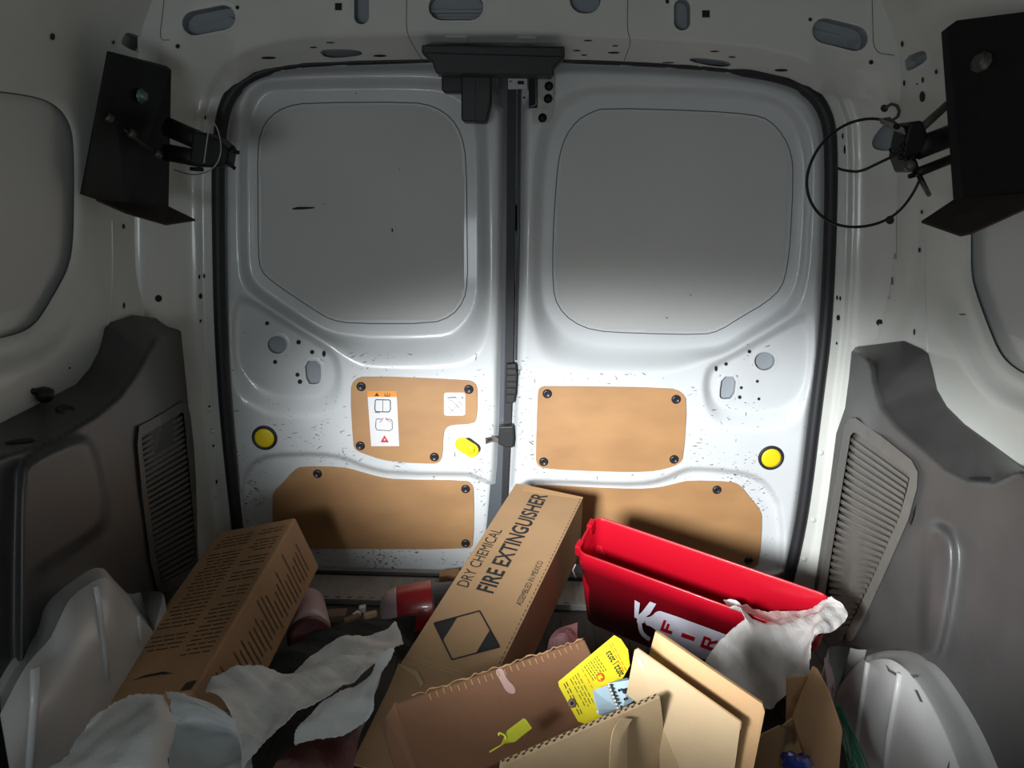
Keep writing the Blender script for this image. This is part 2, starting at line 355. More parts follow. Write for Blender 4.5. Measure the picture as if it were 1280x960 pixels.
# ---- rubber gasket round the opening
seal = struct('trim_1')
for nm, L in (('gasket', SEALL), ('gasket', SEALR)):
    P = chaikin(L, 2, False); Y = -.016+np.zeros(len(P)); W = onY(P[:, 0], P[:, 1], Y)
    tube(nm, W, np.where(P[:, 1] < 88, .0058, np.where(P[:, 1] < 110, .0095, .0125)), RUBBER, seal, res=4)
# ---- doors
DOORV = (0, 1, 0)
def lerp_slope(P, flange, slope, depth):
    a = np.maximum(0, sd(P, flange)); b = np.maximum(0, -sd(P, slope)); t = b/(a+b+1e-6)
    return depth*smooth(t*1.12-.06)
WINL = chaikin([(384, 128.5), (515, 127.5), (543, 133), (564, 147), (577, 168), (583, 200), (584, 300), (584.5, 352), (580, 376), (565, 395), (540, 404.5), (440, 404.5), (414, 400), (392, 387), (340, 352), (326, 338), (323, 318), (322.5, 250), (322, 190), (326, 164), (338, 145), (358, 133)], 1)
FLAL = chaikin([(345, 112), (530, 110), (560, 116), (584, 136), (595, 165), (597, 300), (597.5, 360), (590, 390), (571, 409), (545, 417), (435, 417.5), (408, 413), (382, 398), (330, 362), (314, 345), (310.5, 320), (310, 175), (318, 135), (330, 118)], 2)
SLOL = chaikin([(335, 97), (540, 95), (590, 104), (607, 130), (612, 180), (613, 400), (609, 434), (594, 454), (568, 463.5), (462, 464), (440, 456), (412, 433), (365, 405), (322, 377), (303, 360), (297, 330), (296, 170), (302, 125), (315, 104)], 2)
POIL = chaikin([(298, 378), (322, 386), (365, 413), (402, 437), (414, 448), (418, 468), (411, 486), (392, 490.5), (350, 489.5), (330, 481), (304, 466), (296, 440)], 2)
POOL = chaikin([(288, 362), (322, 376), (365, 405), (412, 431), (428, 450), (431, 490), (424, 516), (400, 527), (345, 527.5), (316, 518), (292, 500), (286, 440)], 2)
LREL = chaikin([(304, 735), (305, 640), (306, 607), (316, 583), (338, 572), (400, 570.5), (428, 575), (455, 587), (490, 595), (614, 596.5), (617, 640), (606, 735)], 1)
LROL = chaikin([(296, 740), (298, 625), (300, 598), (312, 575), (336, 565.5), (400, 564.5), (431, 569), (459, 581), (492, 588.5), (622, 590), (624, 650), (612, 740)], 1)
EDGL = chaikin([(302, 740), (296, 660), (289, 600), (283, 540), (280, 480), (279, 400), (278.5, 200), (284, 148), (296, 116), (318, 98), (345, 90), (450, 85), (627, 83), (626, 300), (623.5, 450), (621, 560), (613, 650), (604, 740)], 1)
def door_l(P):
    d = np.maximum(lerp_slope(P, FLAL, SLOL, .045), lerp_slope(P, POIL, POOL, .020)*(sd(P, SLOL) > -1))
    d = np.maximum(d, lerp_slope(P, LREL, LROL, .020)); e = sd(P, EDGL)
    d = d+.030*smooth((e+9)/15)**1.6
    return d
WINR = chaikin([(738, 141), (754, 135), (880, 138.5), (940, 143), (962, 150), (980, 170), (990, 195), (991.5, 225), (988, 300), (984, 335), (977, 360), (958, 378), (927, 396), (900, 413), (880, 418.5), (790, 416.5), (742, 413.5), (715, 402), (697, 383), (691, 360), (691, 300), (695, 230), (699, 195), (707, 170), (722, 150)], 1)
FLAR = chaikin([(728, 126), (752, 119), (880, 122), (945, 127), (972, 136), (994, 162), (1004, 195), (1005, 225), (1001, 310), (997, 345), (988, 370), (965, 390), (930, 411), (905, 428), (882, 432.5), (790, 430), (738, 427), (705, 413), (684, 389), (678, 360), (678, 300), (682, 225), (687, 185), (697, 158), (712, 138)], 2)
SLOR = chaikin([(714, 108), (750, 103), (890, 106), (960, 113), (995, 130), (1013, 160), (1018, 200), (1015, 310), (1008, 365), (998, 390), (979, 403), (936, 428), (910, 444), (880, 454), (850, 468), (800, 472.5), (720, 471), (690, 464), (668, 446), (661, 400), (661, 300), (664, 200), (672, 150), (688, 122)], 2)
POIR = chaikin([(1006, 402), (985, 412), (938, 439), (915, 450), (893, 462), (888, 480), (892, 499), (908, 507.5), (950, 509.5), (985, 502), (1004, 486), (1010, 440)], 2)
POOR = chaikin([(1018, 380), (979, 403), (936, 428), (905, 446), (880, 456), (875, 490), (884, 528), (910, 543), (960, 545), (996, 537), (1012, 512), (1020, 440)], 2)
LRER = chaikin([(640, 735), (644, 640), (648, 604), (740, 607.5), (800, 609), (829, 604), (855, 592), (868, 589), (910, 592), (937, 597), (957, 611), (972, 640), (972, 735)], 1)
LROR = chaikin([(632, 740), (636, 640), (640, 596), (740, 600.5), (798, 602), (826, 597), (851, 585.5), (866, 582.5), (911, 585.5), (941, 590), (964, 602), (982, 635), (982, 740)], 1)
EDGR = chaikin([(655, 84), (785, 86), (870, 90), (940, 96), (980, 106), (1005, 118), (1020, 136), (1030, 162), (1032, 200), (1031, 260), (1029, 340), (1024, 420), (1016, 480), (1009, 540), (1002, 600), (993, 660), (980, 740), (630, 740), (639, 620), (644, 550), (647, 450), (653, 300)], 1)
def door_r(P):
    d = np.maximum(lerp_slope(P, FLAR, SLOR, .045), lerp_slope(P, POIR, POOR, .020)*(sd(P, SLOR) > -1))
    d = np.maximum(d, lerp_slope(P, LRER, LROR, .020)); e = sd(P, EDGR)
    return d+.030*smooth((e+9)/15)**1.6
def place_of(f):
    def g(P): P = np.asarray(P, float); return onY(P[..., 0], P[..., 1], f(P))
    return g
PL, PR = place_of(door_l), place_of(door_r)
door1 = struct('door_1'); door2 = struct('door_2')
HL = [circle(346.5, 431, 12, 11.2), [(380.5, 451), (400.5, 451), (402, 474), (397.5, 480.5), (383, 480)]]
HR = [circle(955.6, 451.5, 12.8, 11.6), [(902, 470.5), (920.6, 470.5), (917.5, 498), (901.5, 499.5), (898.6, 494)]]
def door(root, bbox, pl, edge, win, holes, drill):
    def keep(P, W):
        k = (sd(P, edge) < 8) & (sd(P, win) > -4)
        for h in holes: k &= sd(P, h) > 1.6
        return k
    relief('door_skin', bbox, 2.5, keep, pl, WHITE, root)
    for h in holes: hole(root, chaikin(h, 1), pl, .013, DOORV, ring=5)
    discs('drill_holes', root, drill, pl, DOORV, lift=.001)
    Wp = np.array(win); wy = onY(Wp[:, 0], Wp[:, 1], .0462)
    slab('window_panel', wy, (0, .012, 0), WPANEL, root)
    tube('sealant_bead', onY(Wp[:, 0], Wp[:, 1], .0452), .0011, SEAM, root, res=2, cyclic=True)
door(door1, (270, 74, 640, 740), PL, EDGL, WINL, HL, [circle(*c, n=9) for c in [(334, 404, 2.6), (373.3, 427.6, 3), (390.3, 440, 2.8), (405, 442, 2.3, 4), (344, 452.3, 2.7), (372, 468.3, 2.7), (375, 477, 3)]])
door(door2, (624, 78, 1045, 740), PR, EDGR, WINR, HR, [circle(*c, n=9) for c in [(936.6, 439.3, 2.4), (907.4, 454.8, 2.4), (895, 460.7, 2, 3.6), (926.4, 484.5, 2), (946.5, 476.5, 2), (924.5, 496.4, 2.4), (948.4, 498.5, 2)]])
# backing that closes the doors from outside, and the seam between the doors
slab('outer_skin', [(-.62, .085, -.02), (.0, .085, -.02), (.0, .085, 1.08), (-.62, .085, 1.08)], (0, .01, 0), WHITE, door1)
slab('outer_skin', [(.0, .085, -.02), (.64, .085, -.02), (.64, .085, 1.08), (.0, .085, 1.08)], (0, .01, 0), WHITE, door2)
def strip(name, Lx, Rx, y, m, root, th=.006):
    slab(name, onY(*np.array(Lx+Rx[::-1], float).T, y), (0, th, 0), m, root)
strip('edge_return', [(623, 90), (622, 300), (619, 450), (617, 560), (609, 650), (600, 730)], [(637, 90), (637, 300), (634, 450), (632, 560), (628, 650), (622, 730)], .022, EDGE, door1)
strip('centre_seal', [(634, 90), (633, 300), (631, 450), (629, 560), (626, 650), (621, 730)], [(645, 90), (643.5, 300), (641.5, 450), (637, 560), (633, 650), (627, 730)], .012, RUBBER, door1)
strip('edge_return', [(643, 90), (641, 300), (640, 450), (635, 560), (631, 650), (624, 730)], [(660, 90), (657, 300), (652, 450), (648, 560), (643, 650), (636, 730)], .030, WPANEL, door2)
tube('lip_seal', onY(*np.array([(649, 112), (647.5, 300), (645.5, 450)]).T, .018), .0028, EDGE, door2, res=2)
# plywood lining boards with their fasteners and stickers
def board(root, poly, pl, d, fast, n=1):
    P = chaikin(poly, n); W = onY(P[:, 0], P[:, 1], d-.004); o = slab('hardboard_panel', W, (0, .0045, 0), HARDB, root)
    for x, y in fast:
        c = onY(x, y, d-.004)
        lathe('fastener', c, (0, -1, 0), [(0, .0098), (.002, .0098), (.0045, .0075), (.0048, .005), (.0042, .0045), (.0042, .001)], BOLT, o, 16)
    return o
b1 = board(door1, [(437.5, 487), (442, 475), (455, 470), (584, 475), (594, 478.5), (597, 487), (596, 523), (591, 530), (566, 531), (557, 534.5), (554, 543), (553, 571), (548.5, 578), (542, 580), (499, 578), (478, 575), (457, 568), (444, 563), (441, 554)], PL, 0, [(451.5, 483), (586, 486.5), (450.5, 557), (543, 571)])
b2 = board(door1, [(340, 622), (343, 613), (352, 605), (367, 588), (376, 583.5), (427, 584), (450, 590), (474, 597), (497, 600), (582, 601), (590, 605), (592.5, 614), (592, 680), (586, 687), (395, 686), (342, 685)], PL, .020, [(397, 592), (582, 611), (582, 679)])
b3 = board(door2, [(672, 493), (674, 485), (682, 482.5), (838, 485), (852, 490), (859, 501), (854.5, 571), (849, 580), (833, 586), (810, 590), (765, 590), (680, 586.5), (671, 581), (669.5, 571)], PR, 0, [(684, 492), (845, 499), (679.5, 577), (842.5, 574)])
b4 = board(door2, [(664, 609), (672, 606), (740, 610), (795, 612), (822, 610.5), (845, 605), (862, 601), (915, 602.5), (926, 607), (936, 620), (950, 637), (953, 648), (949.5, 702), (944, 710), (930, 713), (700, 705), (660, 700)], PR, .020, [(896, 612), (936, 700.5), (680, 690)])
def dlab(parent, poly, m, d, name='print'): return flatpoly(name, onY(*np.array(poly, float).T, d), m, parent)
lab = slab('warning_label', onY(*np.array([(459, 488.7), (495.7, 489), (499, 557.6), (464, 557.8)]).T, -.0045), (0, .0004, 0), LBL, b1)
lab2 = slab('diagram_label', onY(*rrect(555, 490.8, 581.5, 519.5, 3).T, -.0045), (0, .0004, 0), LBL, b1)
# pictograms: joined print, one mesh per colour, sub-parts of the board
def prints(name, polys, m, d=-.0049):
    V = []; Fc = []
    for p in polys:
        W = onY(*np.array(p, float).T, d); k = len(V); V += list(W); Fc.append(tuple(range(k, k+len(W))))
    return mesh(name, V, Fc, m, b1)
def stroke(pts, wd):
    o = []
    for (a, b), (c, e) in zip(pts[:-1], pts[1:]):
        L = math.hypot(c-a, e-b) or 1; nx, ny = -(e-b)/L*wd/2, (c-a)/L*wd/2; o.append([(a+nx, b+ny), (c+nx, e+ny), (c-nx, e-ny), (a-nx, b-ny)])
    return o
prints('label_header', [[(459, 488.7), (495.7, 489), (496.2, 496.3), (459.4, 496.2)]], LORG)
prints('label_ink', [[(468, 495.2), (471, 490.6), (474.2, 495.2)]]+stroke([(481, 491.5), (481, 495), (487, 495.2), (487, 491.6)], .9)+stroke([(484, 491), (484, 495)], .7)
       + stroke([(469, 501), (470, 499.6), (487, 500), (488, 502), (488, 512), (486, 515), (470, 514.6), (468.5, 512), (469, 501)], 1.1)+stroke([(478.5, 500), (478.5, 515)], .6)+stroke([(468, 515.5), (475, 516)], .7)
       + stroke([(470, 525), (471, 523.5), (477, 524)], .8)+stroke([(482, 524), (488, 524), (490, 526), (490.5, 536), (487, 538.5), (471, 537.5), (469.5, 534), (470, 525)], .8)
       + stroke([(559, 497), (570, 496.4)], .9)+stroke([(560, 498.3), (572, 497.6)], .5)+[circle(578, 497, 1, n=8)], LINK, -.0051)
prints('label_ink', stroke([(560, 502), (564, 500), (572, 508), (577, 514)], .6)+stroke([(560, 508), (566, 514), (574, 502), (578, 506), (570, 510)], .6)+stroke([(562, 516), (566, 512)], .5), LGREY, -.0051)
prints('label_warning', [[(475.5, 553), (480.5, 544), (486, 553)]]+stroke([(474, 528), (477, 526), (479, 522)], .8)+stroke([(482, 522), (485, 526), (488, 527)], .8), LRED, -.0051)
prints('label_warning', [circle(480.8, 549.6, 1.1, n=8)], LBL, -.0053)
# yellow handle, yellow drain plugs
hl = slab('release_handle', onY(*capsule(577.5, 554.5, 590, 562.3, 8.6).T, -.0005), (0, -.006, 0), YEL, door1, .002)
slab('handle_slot', onY(*capsule(585, 553.4, 594.5, 560.5, 6.5).T, .0002), (0, -.0012, 0), BLACKH, door1)
lathe('thumb_turn', onY(588.5, 561.3, -.0065), (0, -1, 0), [(0, .0095), (.003, .009), (.004, .006)], YEL, hl, 18)
tube('thumb_bar', onY(*np.array([(584.5, 560.5), (593, 563)]).T, -.0105), .0016, YEL, hl)
for root, x, y in ((door1, 331, 547), (door2, 963.5, 572)):
    c = onY(x, y, 0); p = lathe('plug_ring', c, (0, -1, 0), [(-.002, .0272), (.003, .0272), (.0045, .0255), (.0042, .0215), (.002, .0205)], RUBBER, root, 28)
    lathe('plug_cap', c+np.array([0, -.002, 0]), (0, -1, 0), [(0, .0212), (.0018, .0208), (.0028, .017), (.003, .004)], YEL, p, 28)
# catches on the centre seam
cb = slab('door_catch', onY(*np.array([(624, 534), (641, 533), (642.5, 549), (641, 560), (631, 559), (622.5, 555)]).T, -.010), (0, .022, 0), BLACKP, door1, .002)
slab('catch_hook', onY(*np.array([(606.5, 546), (614, 544.8), (624, 548), (624, 553), (615, 552.5), (607, 555.5)]).T, -.007), (0, .006, 0), CHROME, cb, .001)
slab('hook_gap', onY(*np.array([(609, 548.5), (614, 547.6), (616, 549.5), (614, 551), (609, 552)]).T, -.0075), (0, .001, 0), BLACKH, cb)
cb2 = slab('striker_block', onY(*np.array([(633, 455.5), (645, 455), (646.5, 470), (645, 492), (642, 504), (631.5, 504.5)]).T, -.006), (0, .02, 0), BLACKP, door2, .002)
for k in range(5): slab('block_rib', onY(*np.array(sq(633.5, 460+8*k, 644.5, 462+8*k)).T, -.0075), (0, .003, 0), BLACKM, cb2)
# latch bracket at the top of the right door
br = slab('latch_bracket', onY(*np.array([(671.6, 92), (693, 92), (692, 129), (686, 153), (666, 153), (666, 135), (671.6, 134)]).T, -.012), (0, .004, 0), STEEL, door2)
for x, y in ((686, 108), (685, 123.5), (678, 147.5)):
    lathe('bolt', onY(x, y, -.012), (0, -1, 0), [(0, .0086), (.003, .0086), (.004, .0075), (.008, .006), (.008, .001)], BLACKM, br, 8)
slab('latch_channel', onY(*np.array([(661, 92), (671.6, 92), (671.6, 134.5), (661, 135)]).T, -.018), (0, .008, 0), BLACKH, br)
tube('latch_pin', onY(*np.array([(669.5, 98), (670, 131), (662, 134)]).T, -.019), .0016, STEEL, br)
pl8 = slab('striker_plate', onY(*np.array([(635, 92), (659, 92), (659, 111), (635, 111.6)]).T, -.010), (0, .004, 0), WPANEL, door2)
slab('striker_slot', onY(*np.array(sq(647, 101, 655, 105.5)).T, -.0106), (0, .001, 0), BLACKH, pl8)
lathe('rivet', onY(638.5, 102, -.010), (0, -1, 0), [(0, .0026), (.002, .002), (.0025, .0005)], CHROME, pl8, 10)
# black latch housing bolted below the header
lh = struct('trim_2')
slab('cover_plate', onY(*np.array([(531, 55), (706, 57.5), (706, 72), (693, 84), (692, 95), (545, 92), (540, 77), (526, 65)]).T, -.115), (0, .05, 0), BLACKP, lh, .003)
slab('cover_plate', onY(*np.array([(527, 56), (706, 59), (706, 71), (527, 66)]).T, -.119), (0, .012, 0), BLACKP, lh, .002)
slab('latch_case', onY(*np.array([(551.6, 88), (579, 88), (579, 116), (556, 116), (552, 113)]).T, -.050), (0, .035, 0), BLACKP, lh, .003)
slab('latch_case', onY(*np.array([(576.5, 88), (614, 88), (613.5, 128), (608, 153), (579, 152), (576.5, 149)]).T, -.070), (0, .058, 0), BLACKP, lh, .004)
slab('case_rib', onY(*np.array([(590, 92), (594, 92), (594, 150), (590, 150)]).T, -.073), (0, .01, 0), BLACKP, lh)
# ---- side walls with blanked windows
def lowest_wall(): return .0
WL = chaikin([(0, 113), (40, 119), (62, 126), (78, 138), (89, 157), (93, 182), (93.5, 245), (92, 310), (85, 338), (75, 357), (56, 390), (44, 406), (30, 415), (12, 421), (-60, 437), (-260, 470), (-330, 440), (-360, 300), (-340, 120), (-300, 92), (-150, 100)], 2)
WR = chaikin([(1213, 300), (1213, 345), (1221, 372), (1235, 410), (1246, 437), (1260, 456), (1285, 471), (1360, 500), (1560, 545), (1640, 500), (1660, 350), (1630, 120), (1560, 60), (1300, 118), (1250, 132), (1222, 160), (1213, 210)], 2)
def rim(name, rows, m, parent, closed=True):
    n = len(rows[0]); Fc = []
    for L in range(len(rows)-1):
        for i in range(n if closed else n-1): j = (i+1) % n; Fc.append((L*n+i, L*n+j, (L+1)*n+j, (L+1)*n+i))
    return mesh(name, np.vstack(rows), Fc, m, parent, True)
def wall(name, sgn, win, bbox, drill, big):
    root = struct(name)
    def off(P):
        s = sd(P, win); px = P[..., 0]
        d = .016*smooth((10-s)/26)                                   # flange dishes outwards to the blank
        d = d-.020*smooth((s-18)/30)*smooth((P[..., 1]-330)/110)      # swells inward below the window
        return d
    def place(P):
        P = np.asarray(P, float); o = off(P)
        return onX(P[..., 0], P[..., 1], lambda y, z: sgn*(XW(y, z)+o))
    def keep(P, W):
        k = (W[..., 1] < -.098) & (W[..., 2] < 1.176) & (W[..., 2] > .25) & (sd(P, win) > 4) & (W[..., 1] > -1.02)
        for h in big: k &= sd(P, h) > 2.6
        return k
    relief('wall_panel', bbox, 4.5, keep, place, WALLW, root)
    rim('window_flange', [place(offset(win, 11)), place(offset(win, 7)), place(offset(win, 3)), place(offset(win, -.5))], WALLW, root)
    for h in big: hole(root, h, place, .02, (sgn, 0, 0), white=WALLW, ring=6)
    discs('drill_holes', root, drill, place, (sgn, 0, 0), lift=.0012)
    def flat(P, o): P = np.asarray(P, float); return onX(P[..., 0], P[..., 1], lambda y, z: sgn*(XW(y, z)+.020+o))
    pp = relief('window_blank', (min(win[:, 0])-8, min(win[:, 1])-8, max(win[:, 0])+8, max(win[:, 1])+8), 8, lambda P, W: sd(P, win) < 9, lambda P: flat(P, .0), WPANEL, root)
    tube('sealant_bead', flat(win, -.004), .0026, SEAM, root, res=2, cyclic=True)
    # plain sheet forward of the load bay
    zs = [.0, .3, .7, .86, 1.02, 1.08, 1.12, 1.15, 1.18]; V = []; Fc = []
    for y in (-1.0, -2.45):
        for z in zs: V.append((sgn*float(XW(0, np.array(z))), y, z))
    n = len(zs)
    for i in range(n-1): Fc.append((i, i+1, n+i+1, n+i))
    mesh('front_panel', V, Fc, WALLW, root, True)
    V = [(sgn*.735, -.0, .0), (sgn*.735, -.0, .7), (sgn*.735, -1.02, .7), (sgn*.735, -1.02, 0)]
    mesh('lower_panel', V, [(0, 1, 2, 3)], WALLW, root); return root, place
wl, PWL = wall('wall_left', -1, WL, (-420, -90, 235, 700), [circle(65, 46, 3, 4.5, n=9), circle(187.5, 36.5, 1.8, 3.4, n=8), circle(141, 53, 1.5, 2.5, n=8), circle(154, 283, 1.6, 3.2, n=8), circle(154.5, 382, 1.3, 4, n=8), circle(86, 460, 1.5, n=6)],
               [chaikin([(155, 43), (160, 40), (187, 50), (188.5, 56), (183, 68), (177, 67.5), (153, 57.5), (151, 52)], 1)])
wr, PWR = wall('wall_right', 1, WR, (1085, -90, 1700, 720), [circle(1128.5, 55, 1.8, 4, n=8), circle(1171, 90, 1.8, 3, n=8), circle(1153.5, 121, 3.5, 7, n=9), circle(1131, 104, 1.5, 4, n=8), circle(1154, 100, 1.4, 4, n=8), circle(1147, 105, 1.2, n=6), circle(1150, 312.5, 1.6, 3.2, n=8), circle(1143.5, 415, 1.2, 4, n=8), circle(1153, 265, 1.5, 3, n=8), circle(1204, 393, 5, .8, n=8)],
               [chaikin([(1130, 72), (1152, 63), (1158, 65), (1160, 76), (1137, 89), (1132, 87)], 1)])
# crease where each side panel turns into the pillar strip
seam(wl, [(140, 275), (141, 330), (139, 380), (134, 410)], PWL, .0022, WALLW, 'pressed_crease')
seam(wr, [(1154, 300), (1156, 350), (1157, 400), (1160, 440)], PWR, .0022, WALLW, 'pressed_crease')
# ---- roof
roof = struct('ceiling'); V = []; Fc = []
ys = np.linspace(-.04, -2.45, 40); xs = np.linspace(-.62, .62, 13)
for y in ys:
    for x in xs: V.append((x, y, 1.168+.02*(1-(x/.62)**2)+.004*math.sin(y*30)))
for i in range(len(ys)-1):
    for j in range(len(xs)-1): a = i*13+j; Fc.append((a, a+1, a+14, a+13))
mesh('roof_skin', V, Fc, WALLW, roof, True)
# ---- floor and sill
fl = struct('floor'); slab('floor_mat', [(-.735, .03, -.012), (.735, .03, -.012), (.735, -2.45, -.012), (-.735, -2.45, -.012)], (0, 0, -.02), FLOORM, fl)
for k in range(44):                                            # low ribs of the mat
    x = -.70+k*.0325; boxP('mat_rib', (x, -1.45, -.012), (.012, 0, 0), (0, 1.30, 0), (0, 0, .0025), FLOORM, fl)
sill = struct('trim_3'); boxP('sill_plate', (-.56, -.118, -.012), (1.12, 0, 0), (0, .135, 0), (0, 0, .014), SILL, sill, .002)
for k in range(46): boxP('sill_rib', (-.55+k*.024, -.112, .002), (.010, 0, 0), (0, .085, 0), (0, 0, .0022), SILL, sill)
boxP('sill_edge', (-.56, -.020, -.012), (1.12, 0, 0), (0, .012, 0), (0, 0, .018), RUBBER, sill)
# ---- grey lower trim panels with vents
def XT(y, z): return .607+.058*smooth((y+.34)/.31)+.012*np.clip((.3-z)/.3, 0, 1)
def trim(name, sgn, face, wline, bbox, boss, gout, gin, nsl):
    root = struct(name); whole = face+[]
    poly_w = wline
    def base(P):
        dF = np.maximum(0, sd(P, face)); dW = linedist(P, wline); t = dF/(dF+dW+1e-6)
        t = (1.15*t-.15*t*t)*smooth(dF/6)
        return t, -sum(h*smooth((-sd(P, b)+1)/sft) for b, h, sft in boss)
    def place(P, lift=0.0):
        P = np.asarray(P, float); t, o = base(P); o = o-lift
        return onX(P[..., 0], P[..., 1], lambda y, z: sgn*(XT(y, z)+np.maximum(0, XW(y, z)-.0245-XT(y, z))*t+o))
    region = face_region[name]
    def keep(P, W): return (sd(P, region) < -3) & (sd(P, gin) > 1.5) & (W[..., 2] > -.012) & (W[..., 1] > -1.3)
    relief('trim_panel', bbox, 4.0, keep, place, GREYP, root)
    ed = np.array(trim_edge[name], float); dense = np.vstack([np.linspace(ed[i], ed[i+1], max(2, int(np.linalg.norm(ed[i+1]-ed[i])/4)), endpoint=False) for i in range(len(ed)-1)]+[ed[-1:]])
    tg = np.gradient(dense, axis=0); tg /= np.linalg.norm(tg, axis=1)[:, None]; nn = np.stack([-tg[:, 1], tg[:, 0]], 1)
    if np.mean(inside(dense+nn*6, region)) < .5: nn = -nn
    W3 = place(dense+nn*.2); bk = W3+np.array([sgn*.03, .012, -.002])
    rim('trim_edge', [place(dense+nn*9), place(dense+nn*5), place(dense+nn*1.5), W3, bk], GREYP, root, False)
    # vent grille: raised frame, recess and one slat after another
    Pn = np.array(gout, float); Pi = np.array(gin, float); n = len(Pn); V = list(place(offset(Pn, 2)))+list(place(Pn, .005))+list(place(Pi, .005))+list(place(Pi, -.004)); Fc = []
    for L in range(3):
        for i in range(n): j = (i+1) % n; Fc.append((L*n+i, L*n+j, (L+1)*n+j, (L+1)*n+i))
    gr = mesh('vent_grille', V, Fc, SLATM if sgn > 0 else GREYP, root)
    flatpoly('grille_back', place(Pi, -.0035), SLATM if sgn > 0 else BLACKP, gr)  # right vent lit, left vent shaded, both by choice of material colour
    return root, place, gr
FR = [(1066, 441), (1078, 444), (1088, 452), (1092, 480), (1100, 510), (1122, 538), (1152, 563), (1182, 590), (1212, 604), (1245, 606), (1275, 590), (1300, 600), (1700, 690), (1700, 1080), (1005, 1080), (1012, 760), (1020, 720), (1035, 620), (1045, 542), (1056, 510), (1061, 472)]
WLR = [(1066, 433), (1080, 432), (1128, 426), (1157, 440), (1163, 460), (1169, 487), (1181, 508), (1203, 530), (1240, 557), (1272, 581), (1330, 615), (1700, 700)]
FLF = [(230, 413), (214, 416), (197, 424), (184, 446), (170, 470), (150, 497), (120, 522), (80, 546), (40, 562), (0, 574), (-420, 680), (-420, 1080), (285, 1080), (268, 745), (262, 690), (250, 580), (244, 517), (237, 472)]
WLL = [(227, 404), (205, 399), (171, 394), (137, 407), (132, 421), (125, 441), (115, 460), (98, 480), (62, 499), (0, 531), (-420, 650)]
face_region = {'trim_5': WLR+[(1700, 1080), (1005, 1080), (1012, 760), (1020, 720), (1035, 620), (1045, 542), (1056, 510), (1061, 472)],
               'trim_4': WLL+[(-420, 1080), (285, 1080), (268, 745), (262, 690), (250, 580), (244, 517), (237, 472)]}
GOR = [(1064, 523), (1070, 523), (1101, 545), (1139, 575), (1147, 590), (1146, 610), (1135, 650), (1111, 705), (1078, 778), (1066, 800), (1012, 810), (1030, 700), (1046, 602), (1057, 533)]
GIR = [(1066, 541), (1070, 541), (1100, 564), (1134, 591), (1137, 597), (1134, 612), (1124, 646), (1101, 700), (1070, 768), (1060, 786), (1024, 795), (1038, 700), (1052, 612), (1063, 545)]
GOL = [(174, 533), (200, 519), (226, 503), (233, 505), (237, 520), (242, 560), (248, 640), (254, 705), (252, 716), (206, 742), (197, 738), (188, 700), (178, 620), (172, 556)]
GIL = [(178, 545), (202, 531), (228, 515), (230, 518), (232, 540), (236, 580), (242, 650), (246, 700), (244, 706), (206, 729), (201, 727), (194, 690), (184, 615), (177, 552)]
trim_edge = {'trim_5': [(1012, 790), (1016, 740), (1020, 720), (1035, 620), (1045, 542), (1056, 510), (1061, 472), (1064, 440), (1070, 433), (1080, 432), (1128, 426), (1150, 436), (1158, 442), (1163, 460), (1169, 487), (1181, 508), (1203, 530), (1240, 557), (1272, 581), (1330, 615)],
             'trim_4': [(270, 770), (268, 745), (262, 690), (250, 580), (244, 517), (237, 472), (231, 416), (224, 404), (205, 399), (171, 394), (142, 404), (135, 411), (132, 421), (125, 441), (115, 460), (98, 480), (62, 499), (0, 531), (-200, 590)]}
tl, PTL, gl = trim('trim_4', -1, FLF, WLL, (-420, 385, 292, 1080), [(chaikin([(18, 600), (26, 575), (60, 556), (98, 541), (116, 547), (127, 575), (136, 620), (137, 655), (120, 672), (70, 705), (40, 725), (36, 900), (17, 900)], 2), .020, 12)], GOL, GIL, 26)
tr, PTR, gR = trim('trim_5', 1, FR, WLR, (1000, 415, 1700, 1080), [(chaikin([(1153, 665), (1162, 650), (1178, 650), (1194, 662), (1202, 690), (1197, 740), (1186, 800), (1176, 830), (1146, 830), (1150, 720)], 2), .014, 15)], GOR, GIR, 30)
def slats(gr, place, pol, A, B, n, m, th):
    """A, B: polylines down both sides; one slat between matching points"""
    A, B = np.array(A, float), np.array(B, float)
    def at(L, t):
        s = np.r_[0, np.cumsum(np.linalg.norm(np.diff(L, axis=0), axis=1))]; s /= s[-1]; return np.array([np.interp(t, s, L[:, 0]), np.interp(t, s, L[:, 1])])
    for k in range(n):
        t = (k+.5)/n; a, b = at(A, t), at(B, t); u = np.array([0, th])
        q = np.array([a-u, b-u, b+u, a+u]); V = list(place(q, .0025))+list(place(q+np.array([0, th*.5]), -.005))
        Fc = [(0, 1, 2, 3), (3, 2, 6, 7), (1, 0, 4, 5), (0, 3, 7, 4), (2, 1, 5, 6)]
        mesh('slat', V, Fc, m, gr)
slats(gR, PTR, GIR, [(1063, 544), (1053, 612), (1039, 698), (1020, 812)], [(1136, 597), (1124, 645), (1101, 700), (1052, 800)], 31, SLATM, 2.5)
slats(gl, PTL, GIL, [(177, 549), (184, 615), (194, 690), (203, 730)], [(229, 517), (235, 575), (242, 650), (246, 705)], 27, GREYP, 2.1)
